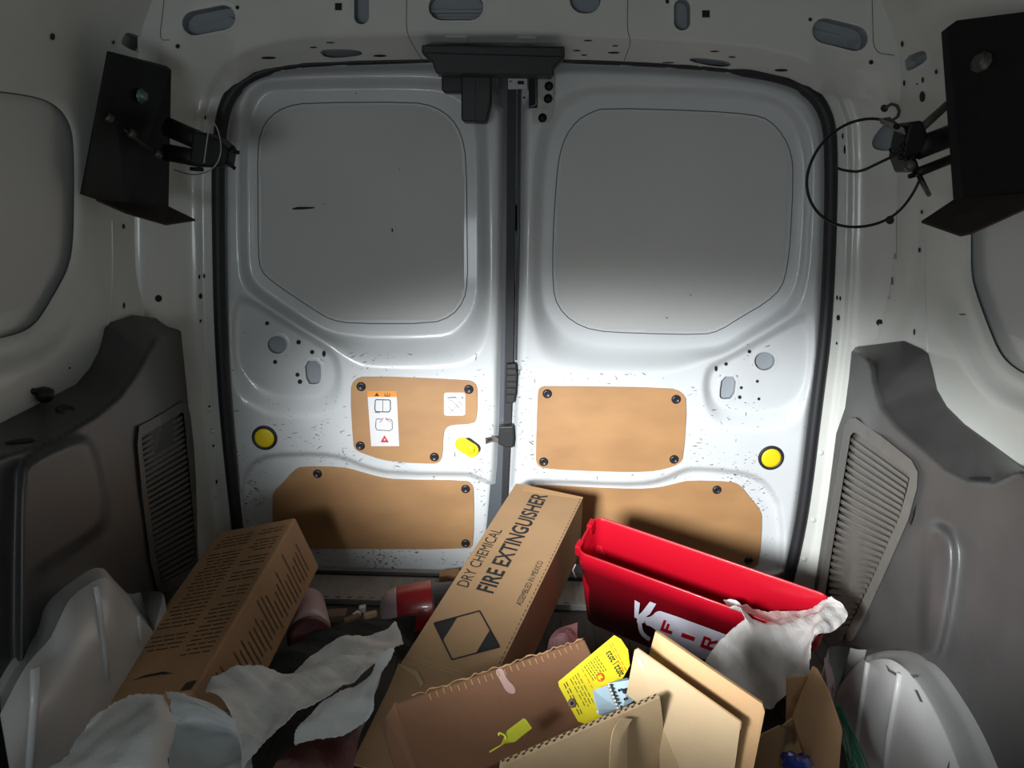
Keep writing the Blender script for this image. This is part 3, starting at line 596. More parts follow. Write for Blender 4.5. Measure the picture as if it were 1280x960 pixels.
# small moulded details: socket ring, knob and slots
c = PTL(np.array([(82., 513.)]))[0]; lathe('socket_ring', c+np.array([.0, 0, -.001]), (.45, -.1, .9), [(0, .014), (.003, .0135), (.003, .009), (.0005, .0085), (.0005, .001)], BLACKP, tl, 20)
c = PTL(np.array([(55., 500.)]))[0]; lathe('turn_knob', c, (.3, -.1, .9), [(0, .009), (.006, .012), (.016, .012), (.019, .006)], BLACKP, tl, 14)
tube('knob_lever', [c+np.array([.0, 0, .012]), c+np.array([-.012, -.015, .018])], .005, BLACKP, tl)
flatpoly('slot', PTL(chaikin([(4, 553), (20, 549), (40, 547), (45, 551), (30, 554), (8, 555)], 1), .002), BLACKH, tl)
flatpoly('slot', PTR(chaikin([(1208, 597), (1222, 595), (1243, 597), (1232, 601), (1218, 600)], 1), .004), BLACKH, tr)
flatpoly('clip_gap', PTR(np.array([(1136, 651), (1140, 640), (1144, 628), (1141, 646), (1137, 658)]), .006), BLACKH, tr)
# ---- wheel arches (steel, part of the side walls)
def arch(root, sgn, xin, xout, pin, pout, ridges, tail):
    A = onX(*chaikin(pin, 2, False).T, lambda y, z: np.full(np.shape(y), sgn*xin)); B = onX(*chaikin(pout, 2, False).T, lambda y, z: np.full(np.shape(y), sgn*xout))
    def res(L, n): s = np.r_[0, np.cumsum(np.linalg.norm(np.diff(L, axis=0), axis=1))]; q = np.linspace(0, s[-1], n); return np.stack([np.interp(q, s, L[:, i]) for i in range(3)], 1)
    n = 46; A, B = res(A, n), res(B, n)
    A = np.vstack([A, tail]); B = np.vstack([B, np.array(tail)+[sgn*(xout-xin), 0, 0]]); n = len(A)
    low = A.copy(); low[:, 2] = -.012; rows = [low]
    for t in (.0, .33, .66, 1): rows.append(low*(1-t)+A*t) if t > 0 else None
    for a in (25, 50, 75, 90):                                   # rounded shoulder
        q = math.radians(a); M = A+(B-A)*(1-math.cos(q)); M[:, 2] = A[:, 2]+(B[:, 2]-A[:, 2])*math.sin(q)+.006*math.sin(2*q); rows.append(M)
    C2 = B.copy(); C2[:, 0] = sgn*.735; rows.append(C2); V = np.vstack(rows); Fc = []
    for r in range(len(rows)-1):
        for i in range(n-1): Fc.append((r*n+i, r*n+i+1, (r+1)*n+i+1, (r+1)*n+i))
    o = mesh('wheel_arch', V, Fc, DULLW, root, True)
    for P, r in ridges:
        Q = onX(*np.array(P, float).T, lambda y, z: np.full(np.shape(y), sgn*(xin-.001))); tube('stiffening_ridge', Q, r, DULLW, o, res=4)
    return o
arch(wl, -1, .55, .60, [(0, 893), (28, 838), (44, 818), (66, 795), (76, 770), (88, 745), (124, 722), (137, 722), (150, 745), (172, 768), (192, 790)], [(0, 866), (26, 818), (44, 806), (56, 788), (60, 760), (80, 738), (120, 711), (130, 709), (141, 724), (162, 745), (188, 768)],
     [([(119, 733), (124, 760), (130, 810), (134, 850)], .004), ([(42, 835), (42, 880), (36, 960)], .006), ([(172, 770), (176, 800)], .003)], [(-.55, -.45, .20), (-.55, -.42, -.012)])
arch(wr, 1, .55, .60, [(1200, 968), (1195, 955), (1172, 900), (1150, 860), (1130, 835), (1112, 822), (1085, 826), (1062, 842), (1046, 862), (1042, 885)], [(1238, 968), (1230, 945), (1212, 905), (1190, 868), (1166, 834), (1140, 817), (1115, 811), (1085, 818), (1060, 836), (1044, 856)],
     [([(1085, 828), (1080, 860), (1074, 900), (1068, 960)], .0042), ([(1125, 842), (1118, 880), (1111, 920), (1105, 975)], .0042)], [(.55, -.40, .1), (.55, -.38, -.012)])

# scuffs on the blank of the left door, plastic plugs along the flanges
for q in ([(365, 260.5), (372, 258.5), (383, 258.6), (394, 258.8), (392, 260.5), (378, 261.8), (366, 262)], [(489.3, 287), (490.4, 284.6), (491.5, 288), (490.6, 290.6), (489.6, 290)], [(498, 212), (499.5, 211), (499.8, 213)], [(403, 254.5), (406, 254), (406, 255.2)]):
    flatpoly('scuff_mark', onY(*np.array(q).T, .0455), BLACKH, door1)
for q in ([(862, 368), (864.5, 368.5), (864, 370)], [(832, 396), (835, 397), (836, 395.5), (834, 398.5)]): flatpoly('scuff_mark', onY(*np.array(q).T, .0455), BLACKH, door2)
for x, y in ((266, 539), (270, 620), (262, 512), (1026, 566), (1016.5, 650), (1005, 699)):
    lathe('flange_plug', rear_place(np.array([(float(x), float(y))]))[0], (0, -1, 0), [(-.001, .006), (.002, .0055), (.0035, .003)], WALLW, rear, 10)

for q in ([(1107, 831), (1112, 837), (1122, 842.5), (1120, 845), (1110, 839)], [(1143, 862), (1146, 863), (1153, 878), (1150, 877)], [(1138, 843), (1143, 846), (1142, 848)], [(1079, 822), (1084, 820), (1081, 826)], [(1186, 952), (1185, 965), (1183, 962)]):
    slab('gouge', onX(*np.array(q).T, lambda y, z: np.full(np.shape(y), .5488)), (.001, 0, 0), SEAM, wr)

for root, sg in ((tl, -1), (tr, 1)):                           # the trim runs on forward past the load bay
    bevel(boxP('trim_front', (sg*.607, -1.6, -.012), (sg*.105, 0, 0), (0, .60, 0), (0, 0, .52), GREYP, root), .02, 3)

# chipped paint where cargo has struck the doors
def chips(root, pl, boxes, seed):
    r = random.Random(seed); V = []; Fc = []
    for x0, y0, x1, y1, n in boxes:
        for _ in range(n):
            x, y = r.uniform(x0, x1), r.uniform(y0, y1); L = r.choice((1.5, 2, 2.5, 4, 6, 9))*r.uniform(.7, 1.2); a = r.gauss(0, .45) if r.random() < .7 else r.uniform(0, 3.1); wd = r.uniform(.35, .8)
            dx, dy = L/2*math.cos(a), L/2*math.sin(a); nx, ny = -math.sin(a)*wd, math.cos(a)*wd; m = r.uniform(-.4, .4)
            q = np.array([(x-dx, y-dy), (x+m*dx+nx, y+m*dy+ny), (x+dx, y+dy), (x+m*dx-nx*.6, y+m*dy-ny*.6)])
            k = len(V); V += list(pl(q)+[0, -.0008, 0]); Fc.append((k, k+1, k+2, k+3))
    mesh('paint_chips', V, Fc, SEAM, root, kind='stuff')
chips(door1, PL, [(430, 440, 618, 474, 34), (600, 470, 618, 590, 18), (556, 534, 616, 592, 10), (330, 490, 434, 560, 34), (300, 520, 440, 570, 14), (440, 560, 610, 592, 12), (395, 689, 600, 708, 26), (596, 600, 612, 690, 8), (290, 400, 310, 640, 10)], 4)
chips(door2, PR, [(648, 446, 670, 490, 22), (646, 490, 668, 598, 34), (690, 466, 830, 480, 16), (856, 484, 945, 584, 40), (700, 592, 850, 600, 8), (940, 590, 975, 700, 10), (860, 430, 1000, 470, 6)], 9)
for q in ([(648, 543), (650, 543), (667, 555), (666, 556)], [(601, 626), (602, 625.6), (612.5, 645), (611.5, 646)]):
    flatpoly('long_scratch', (PR if q[0][0] > 640 else PL)(np.array(q))+[0, -.0009, 0], SEAM, door2 if q[0][0] > 640 else door1)
# ================================================================ THINGS
C3 = lambda L: onY(*np.array([(a, b) for a, b, c in L], float).T, np.array([c for a, b, c in L], float))
def P3(px, py, y): return onY(float(px), float(py), float(y))
# ---- black steel racking brackets at the rear corners
def bracket(name, label, plate, bolts, loc):
    t = thing(name, label, 'bracket', loc); W = C3(plate); n = np.cross(W[1]-W[0], W[3]-W[0]); n /= np.linalg.norm(n)
    if n[0]*W[0][0] < 0: n = -n                       # towards the wall
    slab('plate', W, n*.005, BLACKM, t, .001)
    for x, y, r, m in bolts:
        c = onPlane(x, y, W[0], n); lathe('bolt', c, -n, [(0, r*1.6), (.002, r*1.6), (.0025, r), (.009, r), (.010, r*.6)], m, t, 8)
    return t, W, n
t, W, n = bracket('rack_bracket', 'black steel bracket plate with a clamp arm on the left rear corner pillar', [(137, 64, -.30), (208, 82, -.165), (214.5, 87, -.16), (211, 262, -.16), (157, 261, -.235), (103, 243, -.31)], [(176, 120, .0075, GRNB)], (-.62, -.24, .80))
lip = C3([(120, 249, -.31), (211, 258, -.19), (244, 274, -.20), (207, 279.5, -.25), (157, 265, -.29)]); slab('foot_lip', lip, (0, 0, -.003), LIPM, t)
def bar(nm, a, b, r, m, p, flat=1.0): return tube(nm, [P3(*a), P3(*b)], r, m, p, res=4, flat=flat)
bar('arm', (208, 158, -.19), (258, 180, -.22), .016, BLACKM, t, .55); bar('arm', (206, 190, -.20), (252, 199, -.23), .014, BLACKM, t, .6)
cl = slab('clamp', C3([(240, 163, -.25), (256, 166, -.25), (272, 174, -.25), (284, 184, -.25), (280, 208, -.25), (250, 209, -.25), (236, 204, -.25)]), (0, .05, 0), BLACKM, t, .004)
for a, b in (((280, 186, -.24), (299, 191, -.24)), ((278, 198, -.24), (294, 211, -.24)), ((282, 200, -.24), (292, 182, -.24)), ((238, 211, -.255), (254, 212, -.255))): bar('clamp_pin', a, b, .0032, BLACKM, cl)
rd = tube('threaded_rod', C3([(131, 146, -.285), (160, 166, -.245), (198, 194, -.21)]), .0032, RUST, t)
for q in ((133, 147, -.285), (162, 167, -.245), (195, 192, -.215)): lathe('nut', P3(*q)-n*.004, (P3(198, 194, -.21)-P3(131, 146, -.285)), [(-.005, .008), (.005, .008)], RUST, rd, 6)
tube('wire_loop', chaikin(C3([(255, 204, -.27), (258, 180, -.27), (262, 155, -.27), (268, 152, -.27), (275, 170, -.265), (277, 190, -.265), (270, 208, -.265), (255, 217, -.265), (238, 219, -.26), (218, 212, -.24)]), 2, False), .0011, STEEL, t, res=2)
t, W, n = bracket('rack_bracket', 'black steel bracket plate with a long wire loop on the right rear corner pillar', [(1176, 40, -.44), (1184, 34, -.445), (1196, 25, -.455), (1330, 8, -.56), (1336, 232, -.56), (1206, 262, -.45), (1192, 262, -.44)], [(1227, 78, .0085, RUST)], (.60, -.24, .80))
lip = C3([(1194, 248, -.44), (1152, 276, -.43), (1201, 293, -.50), (1215, 290, -.51), (1330, 238, -.57)]); lp = slab('foot_lip', lip, (0, 0, -.003), LIPM, t)
for x, y in ((1172, 268.5), (1219, 282)):
    flatpoly('lip_slot', C3([(x-4, y+1.2, -.2475+(x-1172)*-.0011), (x+3, y-2, -.2475+(x-1172)*-.0011), (x+4, y-1, -.2475+(x-1172)*-.0011), (x-3, y+2.2, -.2475+(x-1172)*-.0011)])-[0, .004, .004], WALLW, lp)
bar('arm', (1198, 166, -0.3800), (1146, 186, -0.4000), .016, BLACKM, t, .6); bar('arm', (1196, 196, -0.3800), (1146, 216, -0.4100), .007, BLACKM, t); bar('arm', (1184, 131, -0.3600), (1152, 160, -0.3900), .006, RUST, t)
cl = slab('clamp', C3([(1138, 152, -0.4100), (1154, 150, -0.4100), (1160, 166, -0.4100), (1156, 186, -0.4100), (1144, 196, -0.4100), (1150, 214, -0.4100), (1136, 216, -0.4100), (1128, 194, -0.4100), (1132, 172, -0.4100)]), (0, .045, 0), BLACKM, t, .004)
for a, b in (((1120, 158, -0.4200), (1140, 166, -.265)), ((1128, 182, -0.4200), (1144, 180, -.27)), ((1126, 197, -0.4200), (1150, 190, -.27)), ((1140, 196, -0.4200), (1152, 226, -.275)), ((1138, 220, -0.4200), (1152, 216, -.27)), ((1150, 222, -0.4200), (1161, 243, -.275))): bar('clamp_pin', a, b, .0038, BLACKM, cl)
lathe('clamp_knob', P3(1136, 208, -0.4350), (-.3, -1, .1), [(0, .007), (.006, .008), (.012, .007), (.014, .003)], RUST, cl, 12)
slab('brass_tag', C3([(1101, 148, -0.4000), (1112, 146, -0.4000), (1130, 160, -0.4120), (1132, 168, -0.4120), (1122, 164, -0.4080), (1103, 154, -0.4000)]), (0, .006, 0), RUST, cl)
tube('cable_loop', chaikin(C3([(1122, 158, -0.4000), (1104, 149, -0.3900), (1080, 148, -0.3850), (1052, 157, -0.3800), (1025, 180, -0.3800), (1009, 212, -0.3800), (1008, 240, -0.3800), (1019, 264, -0.3800), (1040, 280, -0.3850), (1068, 285, -0.3900), (1098, 280, -0.3950), (1122, 267, -0.4000), (1140, 245, -0.4050), (1151, 222, -0.4100)]), 3, False), .0021, BLACKM, t, res=3)
tube('bent_wire', chaikin(C3([(1046, 210, -0.3700), (1057, 213.5, -0.3700), (1075, 215, -0.3750), (1100, 203, -0.3900), (1132, 188, -0.4100)]), 1, False), .0021, BLACKM, t, res=3)
tube('bent_wire', chaikin(C3([(1112, 186, -0.3800), (1114, 192, -0.3850), (1120, 193, -0.3900), (1134, 186, -0.4100)]), 1, False), .0016, BLACKM, t, res=3)
tube('bent_wire', C3([(1151, 223, -0.4150), (1161, 243, -0.4200)]), .0016, RUST, t, res=2)
# ---- fire extinguisher box leaning in the middle of the heap
E0 = np.array([-.0171, -.5732, .0224]); EX = np.array([.333, .9217, .1988]); EY = np.array([-.9428, .329, .0538]); EZ = np.array([-.0158, -.2054, .9786]); EL, EW, ET = .4971, .1409, .137
t = thing('extinguisher_box', 'long brown carton with black fire extinguisher lettering, leaning on the rear doors', 'box', E0+[0, 0, -.01])
body = boxP('carton_body', E0, EX*EL, EY*EW, EZ*ET, CARD, t, .0015)
TOP = E0+EZ*ET
fp = lambda u, v: TOP+EX*u+EY*(EW-v)                      # u along the length, v from the left edge
def uv_of(px, py):
    p = onPlane(px, py, TOP, EZ)-TOP; return p@EX, EW-p@EY
def lettering(body_, pa, pb, cap, m=LINK, bold=.0):       # baseline from pixel pa to pb, converted on the face
    (ua, va), (ub, vb) = uv_of(*pa), uv_of(*pb); v = (va+vb)/2
    text('lettering', body_, fp(ua, v), EX, EY, cap, m, body, width=ub-ua, bold=bold, lift=.0007)
lettering('DRY CHEMICAL', (581, 734), (631, 664), .0215)
lettering('FIRE EXTINGUISHER', (614, 742), (686, 620), .031, bold=.022)
lettering('ASSEMBLED IN MEXICO', (650.5, 757.5), (680, 703), .0108)
def prism_print(nm, pix, m):
    return flatpoly(nm, onPlane(*np.array(pix, float).T, TOP+EZ*.0007, EZ), m, body)
DQ = np.array([(542.5, 779), (599.5, 763.5), (624.5, 808.5), (565, 824.5)])
def lerp(a, b, t): return DQ[a]*(1-t)+DQ[b]*t
for a, b in ((0, 1), (1, 2), (2, 3), (3, 0)):
    for q in stroke([tuple(DQ[a]), tuple(DQ[b])], 2.0): prism_print('hazard_diamond', q, LINK)
prism_print('hazard_diamond', [DQ[0], lerp(0, 1, .52), lerp(0, 3, .48)], LINK); prism_print('hazard_diamond', [DQ[2], lerp(2, 1, .48), lerp(2, 3, .50)], LINK)
for u in (.004, .010): tube('score_line', [fp(u+.0, .004), fp(u, EW-.004)], .0006, CARDT, body, res=2)
for k in range(46):                                       # perforated glue edge
    u = .012+k*.0105; boxP('perforation', fp(u, EW-.003)+EZ*.0004, EX*.005, EY*.0012, EZ*.0004, FLUTE, body)
fa = [fp(.0, .0), fp(.0, EW)]                              # near flaps folded down
fd = (P3(436, 962, -.74)-fa[0]); fd2 = fd*1.0
slab('end_flap', [fa[0], fa[1], fa[1]+fd*.9, fa[0]+fd*.95], -EZ*.003, CARD, t)
slab('torn_flap', [fp(-.008, -.002)+EZ*.001, fp(-.012, .03)+EZ*.003, fp(-.03, .05)+EZ*.004, fp(-.075, .04)-EZ*.012, fp(-.07, .004)-EZ*.014], -EZ*.002, CARDT, t)
slab('seam_tape', [fp(.475, .020)+EZ*.0004, fp(.497, .020)+EZ*.0004, fp(.497, EW-.0)+EZ*.0004, fp(.490, EW-.0)+EZ*.0004], EZ*.0003, CARDO, body)
# ---- dark printed carton on the left
s_ = .93
Q0 = CAM+s_*(np.array([-.418, -.5631, .0043])-CAM); QX = np.array([.0853, .9772, .1946]); QY = np.array([-.9505, .1383, -.2781]); QZ = np.array([-.2987, -.1613, .9406]); QL, QW, QT = .431*s_, .1741*s_, .125*s_
t = thing('printed_carton', 'dark brown carton with rows of small print, propped against left wheel arch', 'box', Q0+[0, 0, -.0])
lb = boxP('carton_body', Q0, QX*QL, QY*QW, QZ*QT, CARDL, t, .004)
rnd = random.Random(3); PRT = mat('faint_print', (.115, .062, .032), .8)
V = []; Fc = []
def pr(O, X, Y, x0, x1, y, h):
    k = len(V); V.extend([O+X*x0+Y*y, O+X*x1+Y*y, O+X*x1+Y*(y+h), O+X*x0+Y*(y+h)]); Fc.append((k, k+1, k+2, k+3))
T0 = Q0+QZ*(QT+.0006)
for col, (a, b) in enumerate(((.012, .062), (.075, .142))):         # top face: lines run across, stacked along the length
    u = .075+.02*col
    while u < QL-.02:
        x = a
        while x < b-.01:
            e = min(b, x+rnd.uniform(.008, .03)); pr(T0, QY, QX, x, e, u, .0028); x = e+.003
        u += .0095 if rnd.random() < .9 else .02
for k in range(26):                                                # side face
    u = .05+k*.0125
    pr(Q0-QY*.0006, QZ, QX, .012+rnd.uniform(0, .015), rnd.uniform(.06, .10), u, .0032)
mesh('printed_lines', V, Fc, PRT, lb, kind='stuff')
hs = [T0+QY*a+QX*b+QZ*.0003 for a, b in ((.052, .040), (.075, .047), (.105, .045), (.122, .038), (.105, .041), (.075, .042))]; flatpoly('hand_slot', hs, BLACKH, lb)
slab('corner_tear', [T0+QY*.006+QX*.004, T0+QY*.022+QX*.004, T0+QY*.020+QX*.018, T0+QY*.004+QX*.020], QZ*.0006, FLUTE, lb)
# ---- red bin
s_ = .92
B0 = CAM+s_*(np.array([.1569, -.0818, -.1046])-CAM); BX = np.array([.8891, -.4431, -.1145]); BY = np.array([.4484, .793, .4124]); BZ = np.array([-.092, -.418, .9038]); BL, BW, BT = .4536*s_, .0995*s_, .3042*s_
B0 = B0+BZ*(BT-.225); BT = .225
t = thing('red_bin', 'bright red open plastic bin with white extinguisher emblem, behind the front cartons', 'bin', B0+[0, 0, 0])
def ring_pts(inset, h, r=.020, taper=0.0):
    R = rrect(inset+taper, inset+taper, BL-inset-taper, BW-inset-taper, max(r-inset, .004), 6); return [B0+BX*a+BY*b+BZ*h for a, b in R]
rows = [ring_pts(0, 0, taper=.012), ring_pts(0, BT-.045, taper=.003), ring_pts(0, BT-.042, taper=0), ring_pts(0, BT-.002), ring_pts(.0015, BT), ring_pts(.0035, BT-.002), ring_pts(.0035, BT-.040), ring_pts(.006, BT-.044), ring_pts(.006, BT-.10), ring_pts(.014, .004)]
n = len(rows[0]); V = [p for r in rows for p in r]; Fc = []
for L in range(len(rows)-1):
    for i in range(n): j = (i+1) % n; Fc.append((L*n+i, L*n+j, (L+1)*n+j, (L+1)*n+i))
Fc.append(tuple(range(n))[::-1]); Fc.append(tuple((len(rows)-1)*n+i for i in range(n)))
shell = mesh('bin_shell', V, Fc, RED, t, True)
rl = [p+BZ*.0005 for p in ring_pts(.0018, BT)]; tube('rim_bead', rl, .0021, RED, t, cyclic=True)
for b in (.014, .066): boxP('latch_tab', B0+BX*-.004+BY*(b-.006)+BZ*(BT-.020), BX*.010, BY*.020, BZ*.024, RED, t, .002)
boxP('hinge_bar', B0+BX*-.003+BY*.016+BZ*(BT-.012), BX*.006, BY*.05, BZ*.008, RED, t, .001)
tube('bail_wire', [B0+BX*-.004+BY*.01+BZ*(BT-.05), B0+BX*-.010+BY*.01+BZ*(BT-.07), B0+BX*-.004+BY*.01+BZ*(BT-.09)], .0012, PINKP, t)
FN = np.cross(BX, BZ); FN /= np.linalg.norm(FN); FN = -FN if FN@(CAM-B0) < 0 else FN
FP = B0-BY*.0+FN*.0006
def bpix(zx, zy): return 640+zx/4, 720+zy/4
def dec(nm, pts, m, lift=0.0, par=shell):
    q = np.array([bpix(*p) for p in pts]); return flatpoly(nm, onPlane(*q.T, FP+FN*lift, FN), m, par)
dec('emblem', [(613, 120), (640, 135), (632, 195), (650, 180), (690, 128), (721, 140), (690, 190), (668, 205), (660, 235), (625, 235), (625, 212), (612, 208)], DECAL)
hz = chaikin([(640, 225), (640, 262), (655, 295), (690, 318)], 2, False); Lh = np.array(hz)
for q in stroke([tuple(p) for p in hz], 20): dec('emblem', q, DECAL, .0001)
dec('emblem', chaikin([(660, 205), (695, 205), (722, 176), (752, 176), (1040, 282), (1092, 302), (1060, 352), (1020, 392), (985, 418), (930, 412), (865, 385), (815, 355), (750, 300), (708, 262), (690, 250), (668, 245)], 1), DECAL, .0002)
ax = np.array([1, .36]); ax /= np.linalg.norm(ax); dn = np.array([-ax[1], ax[0]])       # emblem lies on its side
def glyph(ch, cx, cy, h, wd, m=RED):
    sh = {'F': [[(0, 0), (.30, 0), (.30, 1), (0, 1)], [(.30, .76), (1, .76), (1, 1), (.30, 1)], [(.30, .40), (.8, .40), (.8, .62), (.30, .62)]], 'I': [[(.30, 0), (.72, 0), (.72, 1), (.30, 1)]],
          'R': [[(0, 0), (.28, 0), (.28, 1), (0, 1)], [(.28, .8), (.8, .8), (.95, 1), (.28, 1)], [(.72, .52), (.95, .5), (.95, 1), (.72, .85)], [(.28, .42), (.85, .42), (.95, .55), (.28, .60)], [(.45, .42), (.72, .42), (1, 0), (.72, 0)]],
          'E': [[(0, 0), (.3, 0), (.3, 1), (0, 1)], [(.3, .78), (1, .78), (1, 1), (.3, 1)], [(.3, .4), (.85, .4), (.85, .6), (.3, .6)], [(.3, 0), (1, 0), (1, .22), (.3, .22)]]}[ch]
    for p in sh: dec('emblem_letter', [np.array([cx, cy])-ax*(b-.5)*h+(-dn)*(a-.5)*wd for a, b in p], m, .0005)
glyph('F', 778, 256, 62, 58); glyph('I', 880, 306, 70, 52); glyph('R', 985, 338, 74, 62); glyph('E', 1075, 372, 74, 58)
# ---- grey crumpled bag hanging over the right end of the bin
BAGG = [[(908, 752, -.395), (940, 765, -.40), (972, 767, -.41), (1003, 766, -.425), (1026, 752, -.43), (1040, 746, -.435)],
        [(912, 760, -.430), (942, 772, -.432), (975, 776, -.445), (1006, 772, -.458), (1030, 768, -.47), (1058, 770, -.47)],
        [(933, 770, -.462), (948, 784, -.468), (978, 792, -.478), (1004, 790, -.492), (1020, 786, -.505), (1040, 790, -.50)],
        [(920, 783, -.463), (940, 802, -.485), (968, 812, -.50), (992, 812, -.515), (1010, 808, -.53), (1018, 797, -.53)],
        [(898, 805, -.455), (922, 824, -.485), (952, 836, -.51), (980, 834, -.53), (1002, 830, -.545), (1013, 822, -.545)],
        [(885, 826, -.45), (912, 846, -.485), (944, 862, -.515), (974, 858, -.54), (992, 846, -.55), (1011, 847, -.553)],
        [(892, 838, -.455), (918, 862, -.49), (946, 884, -.53), (968, 884, -.55), (985, 866, -.56), (1002, 850, -.556)]]
bg_ = sheet('crumpled_bag', [[P3(a_, b_, c_-(.0 if i_ == 0 else .012 if i_ == 1 else .026)) for a_, b_, c_ in r] for i_, r in enumerate(BAGG)], BAG, None, 8, .012, 70, .0008, seed=4, jag=.0005)
tag(bg_, 'crumpled pale grey bag draped over right end of the red bin', 'bag')
sc = sheet('foam_scrap', [[P3(*q) for q in r] for r in [[(905, 750, -.38), (914, 752, -.385), (924, 757, -.39)], [(908, 757, -.395), (916, 759, -.40), (926, 764, -.40)]]], PAPER, None, 6, .008, 240, .006, seed=9, jag=.0005)
tag(sc, 'small white foam scrap inside the red bin beside the bag', 'scrap')
# ---- reddish closed carton in the foreground
R0 = np.array([-.1152, -.8296, .189]); RX = np.array([.8397, .5424, -.0285]); RY = np.array([-.4139, .6729, .6131]); RZ = np.array([.3517, -.503, .7895]); RL, RW, RT_ = .277, .0752, .0724
t = thing('reddish_carton', 'worn reddish brown carton with a torn top edge, in front of extinguisher box', 'box', R0+[0, 0, 0])
RW2 = .098
rc = lambda a, b, c: R0+RX*a+RY*b+RZ*c
rb = slab('carton_body', [rc(0, RW-RW2, 0), rc(RL-.01, RW-RW2, 0), rc(RL-.01, RW, 0), rc(0, RW, 0)], RZ*RT_, CARDR, t, .003)
bpy.context.view_layer.update()
slab('end_flap', [rc(-.001, RW-RW2, RT_), rc(-.001, RW, RT_), rc(-.009, RW-.008, RT_-.016), rc(-.012, RW-.03, RT_-.03), rc(-.010, RW-RW2, RT_-.03)], RX*.003, CARDR, t)
V = []
rr = random.Random(5); edge = [rc(a, RW+rr.uniform(-.0015, .0022), RT_+rr.uniform(.0005, .0025)) for a in np.linspace(.02, RL-.012, 46)]
tube('torn_edge', edge, [.0005+.0009*rr.random() for _ in edge], CARDO, rb, res=2)
flatpoly('torn_patch', chaikin([rc(.128, RW-.002, RT_+.0006), rc(.140, RW-.001, RT_+.0006), rc(.139, RW-.016, RT_+.0006), rc(.146, RW-.028, RT_+.0006), rc(.142, RW-.036, RT_+.0006), rc(.132, RW-.030, RT_+.0006), rc(.131, RW-.016, RT_+.0006)], 2), PINK, rb)
for k, a in enumerate(np.linspace(.04, .25, 24)): boxP('flute_mark', rc(a, RW-.008-.004*rr.random(), RT_+.0004), RX*.0016, RY*.007, RZ*.0003, CARDO, rb)
# corrugated side flap folded beneath it
sf = slab('side_flap', C3([(620, 938, -.80), (668, 912, -.755), (700, 905, -.74), (742, 880, -.71), (752, 888, -.735), (690, 925, -.79), (640, 952, -.83)]), (0, 0, -.02), CARDL, t)
# ---- open carton at the front
t = thing('open_carton', 'open tan corrugated carton with raised flaps, front centre of the heap', 'box', P3(780, 960, -.95)*[1, 1, 0]+[0, 0, .02])
def panel(nm, L, th, m, par, **k):
    W = C3(L); nn = np.cross(W[1]-W[0], W[-1]-W[0]); nn /= np.linalg.norm(nn)
    if nn@(CAM-W[0]) > 0: nn = -nn
    return slab(nm, W, nn*th, m, par, **k), W, nn
wa, W, nn = panel('rear_wall', [(629, 957, -.945), (825, 872, -.862), (829, 905, -.853), (826, 1080, -.815), (600, 1130, -.905)], .006, CARDT, t)
tp = W[1]-W[0]; Lx = np.linalg.norm(tp); tx = tp/Lx; k = int(Lx/.0042)
for i in range(k):                                       # open flutes along the cut edge
    p = W[0]+tx*(i*.0042+.0006)+np.array([0, 0, .0004])
    slab('flute', [p+nn*(.0012 if i % 2 else .0034), p+tx*.0032+nn*(.0022 if i % 2 else .0042), p+tx*.0026+nn*(.0034 if i % 2 else .0052), p-tx*.0002+nn*(.0030 if i % 2 else .0048)], (0, 0, .0005), FLUTE, wa)
fb, W2, n2 = panel('right_flap', [(793, 813, -.80), (797, 811, -.80), (926, 902, -.88), (925, 912, -.884), (915, 985, -.90), (905, 1090, -.93), (826, 1090, -.86), (824, 900, -.846), (783, 868, -.815)], .004, CARDT, t)
fc, W3_, n3 = panel('outer_flap', [(819, 790, -.775), (826, 793, -.778), (953, 880, -.862), (956, 890, -.866), (941, 965, -.89), (930, 1040, -.905), (915, 1040, -.90), (870, 985, -.86), (806, 838, -.775)], .004, CARDO, t)
for a, b in ((W2[1], W2[2]), (W2[2], W2[3])): tube('cut_edge', [a-n2*.0005+[0, 0, .0006], b-n2*.0005+[0, 0, .0006]], .0011, CARDO, fb, res=2)
st = sheet('curled_strip', [[P3(776, 898, -.892), P3(783, 898, -.888), P3(790, 899, -.884)], [P3(766, 915, -.905), P3(776, 920, -.90), P3(784, 912, -.892)], [P3(762, 950, -.91), P3(771, 955, -.905), P3(783, 955, -.895)], [P3(763, 985, -.91), P3(772, 985, -.905), P3(786, 985, -.895)]], CARDT, t, 6, .001, 40, .0012)
slab('tape_shine', [W2[0]+(W2[2]-W2[0])*a+(W2[-1]-W2[0])*b-n2*.0006 for a, b in ((.03, .10), (.09, .12), (.20, .62), (.24, 1.05), (.17, .98), (.10, .60))], -n2*.0003, PINK, fb)  # sheen of the tape put in as a pale pink strip
for a, b in (((629, 957), (720, 1150)),): pass
G0, G1 = W[0].copy(), W[1].copy(); gx = np.array([.085, -.075, 0]); lowz = .02
G0[2] = G1[2] = lowz
slab('carton_base', [G0, G1, G1+gx*1.2, G0+gx*1.2], (0, 0, .004), CARDT, t)
slab('front_wall', [G0+gx*1.2, G1+gx*1.2, G1+gx*1.2+[0, 0, .22], G0+gx*1.2+[0, 0, .22]], nn*-.004, CARDT, t)
slab('left_wall', [G0, G0+gx*1.2, G0+gx*1.2+[0, 0, .22], G0+[0, 0, .25]], tx*.004, CARDT, t)
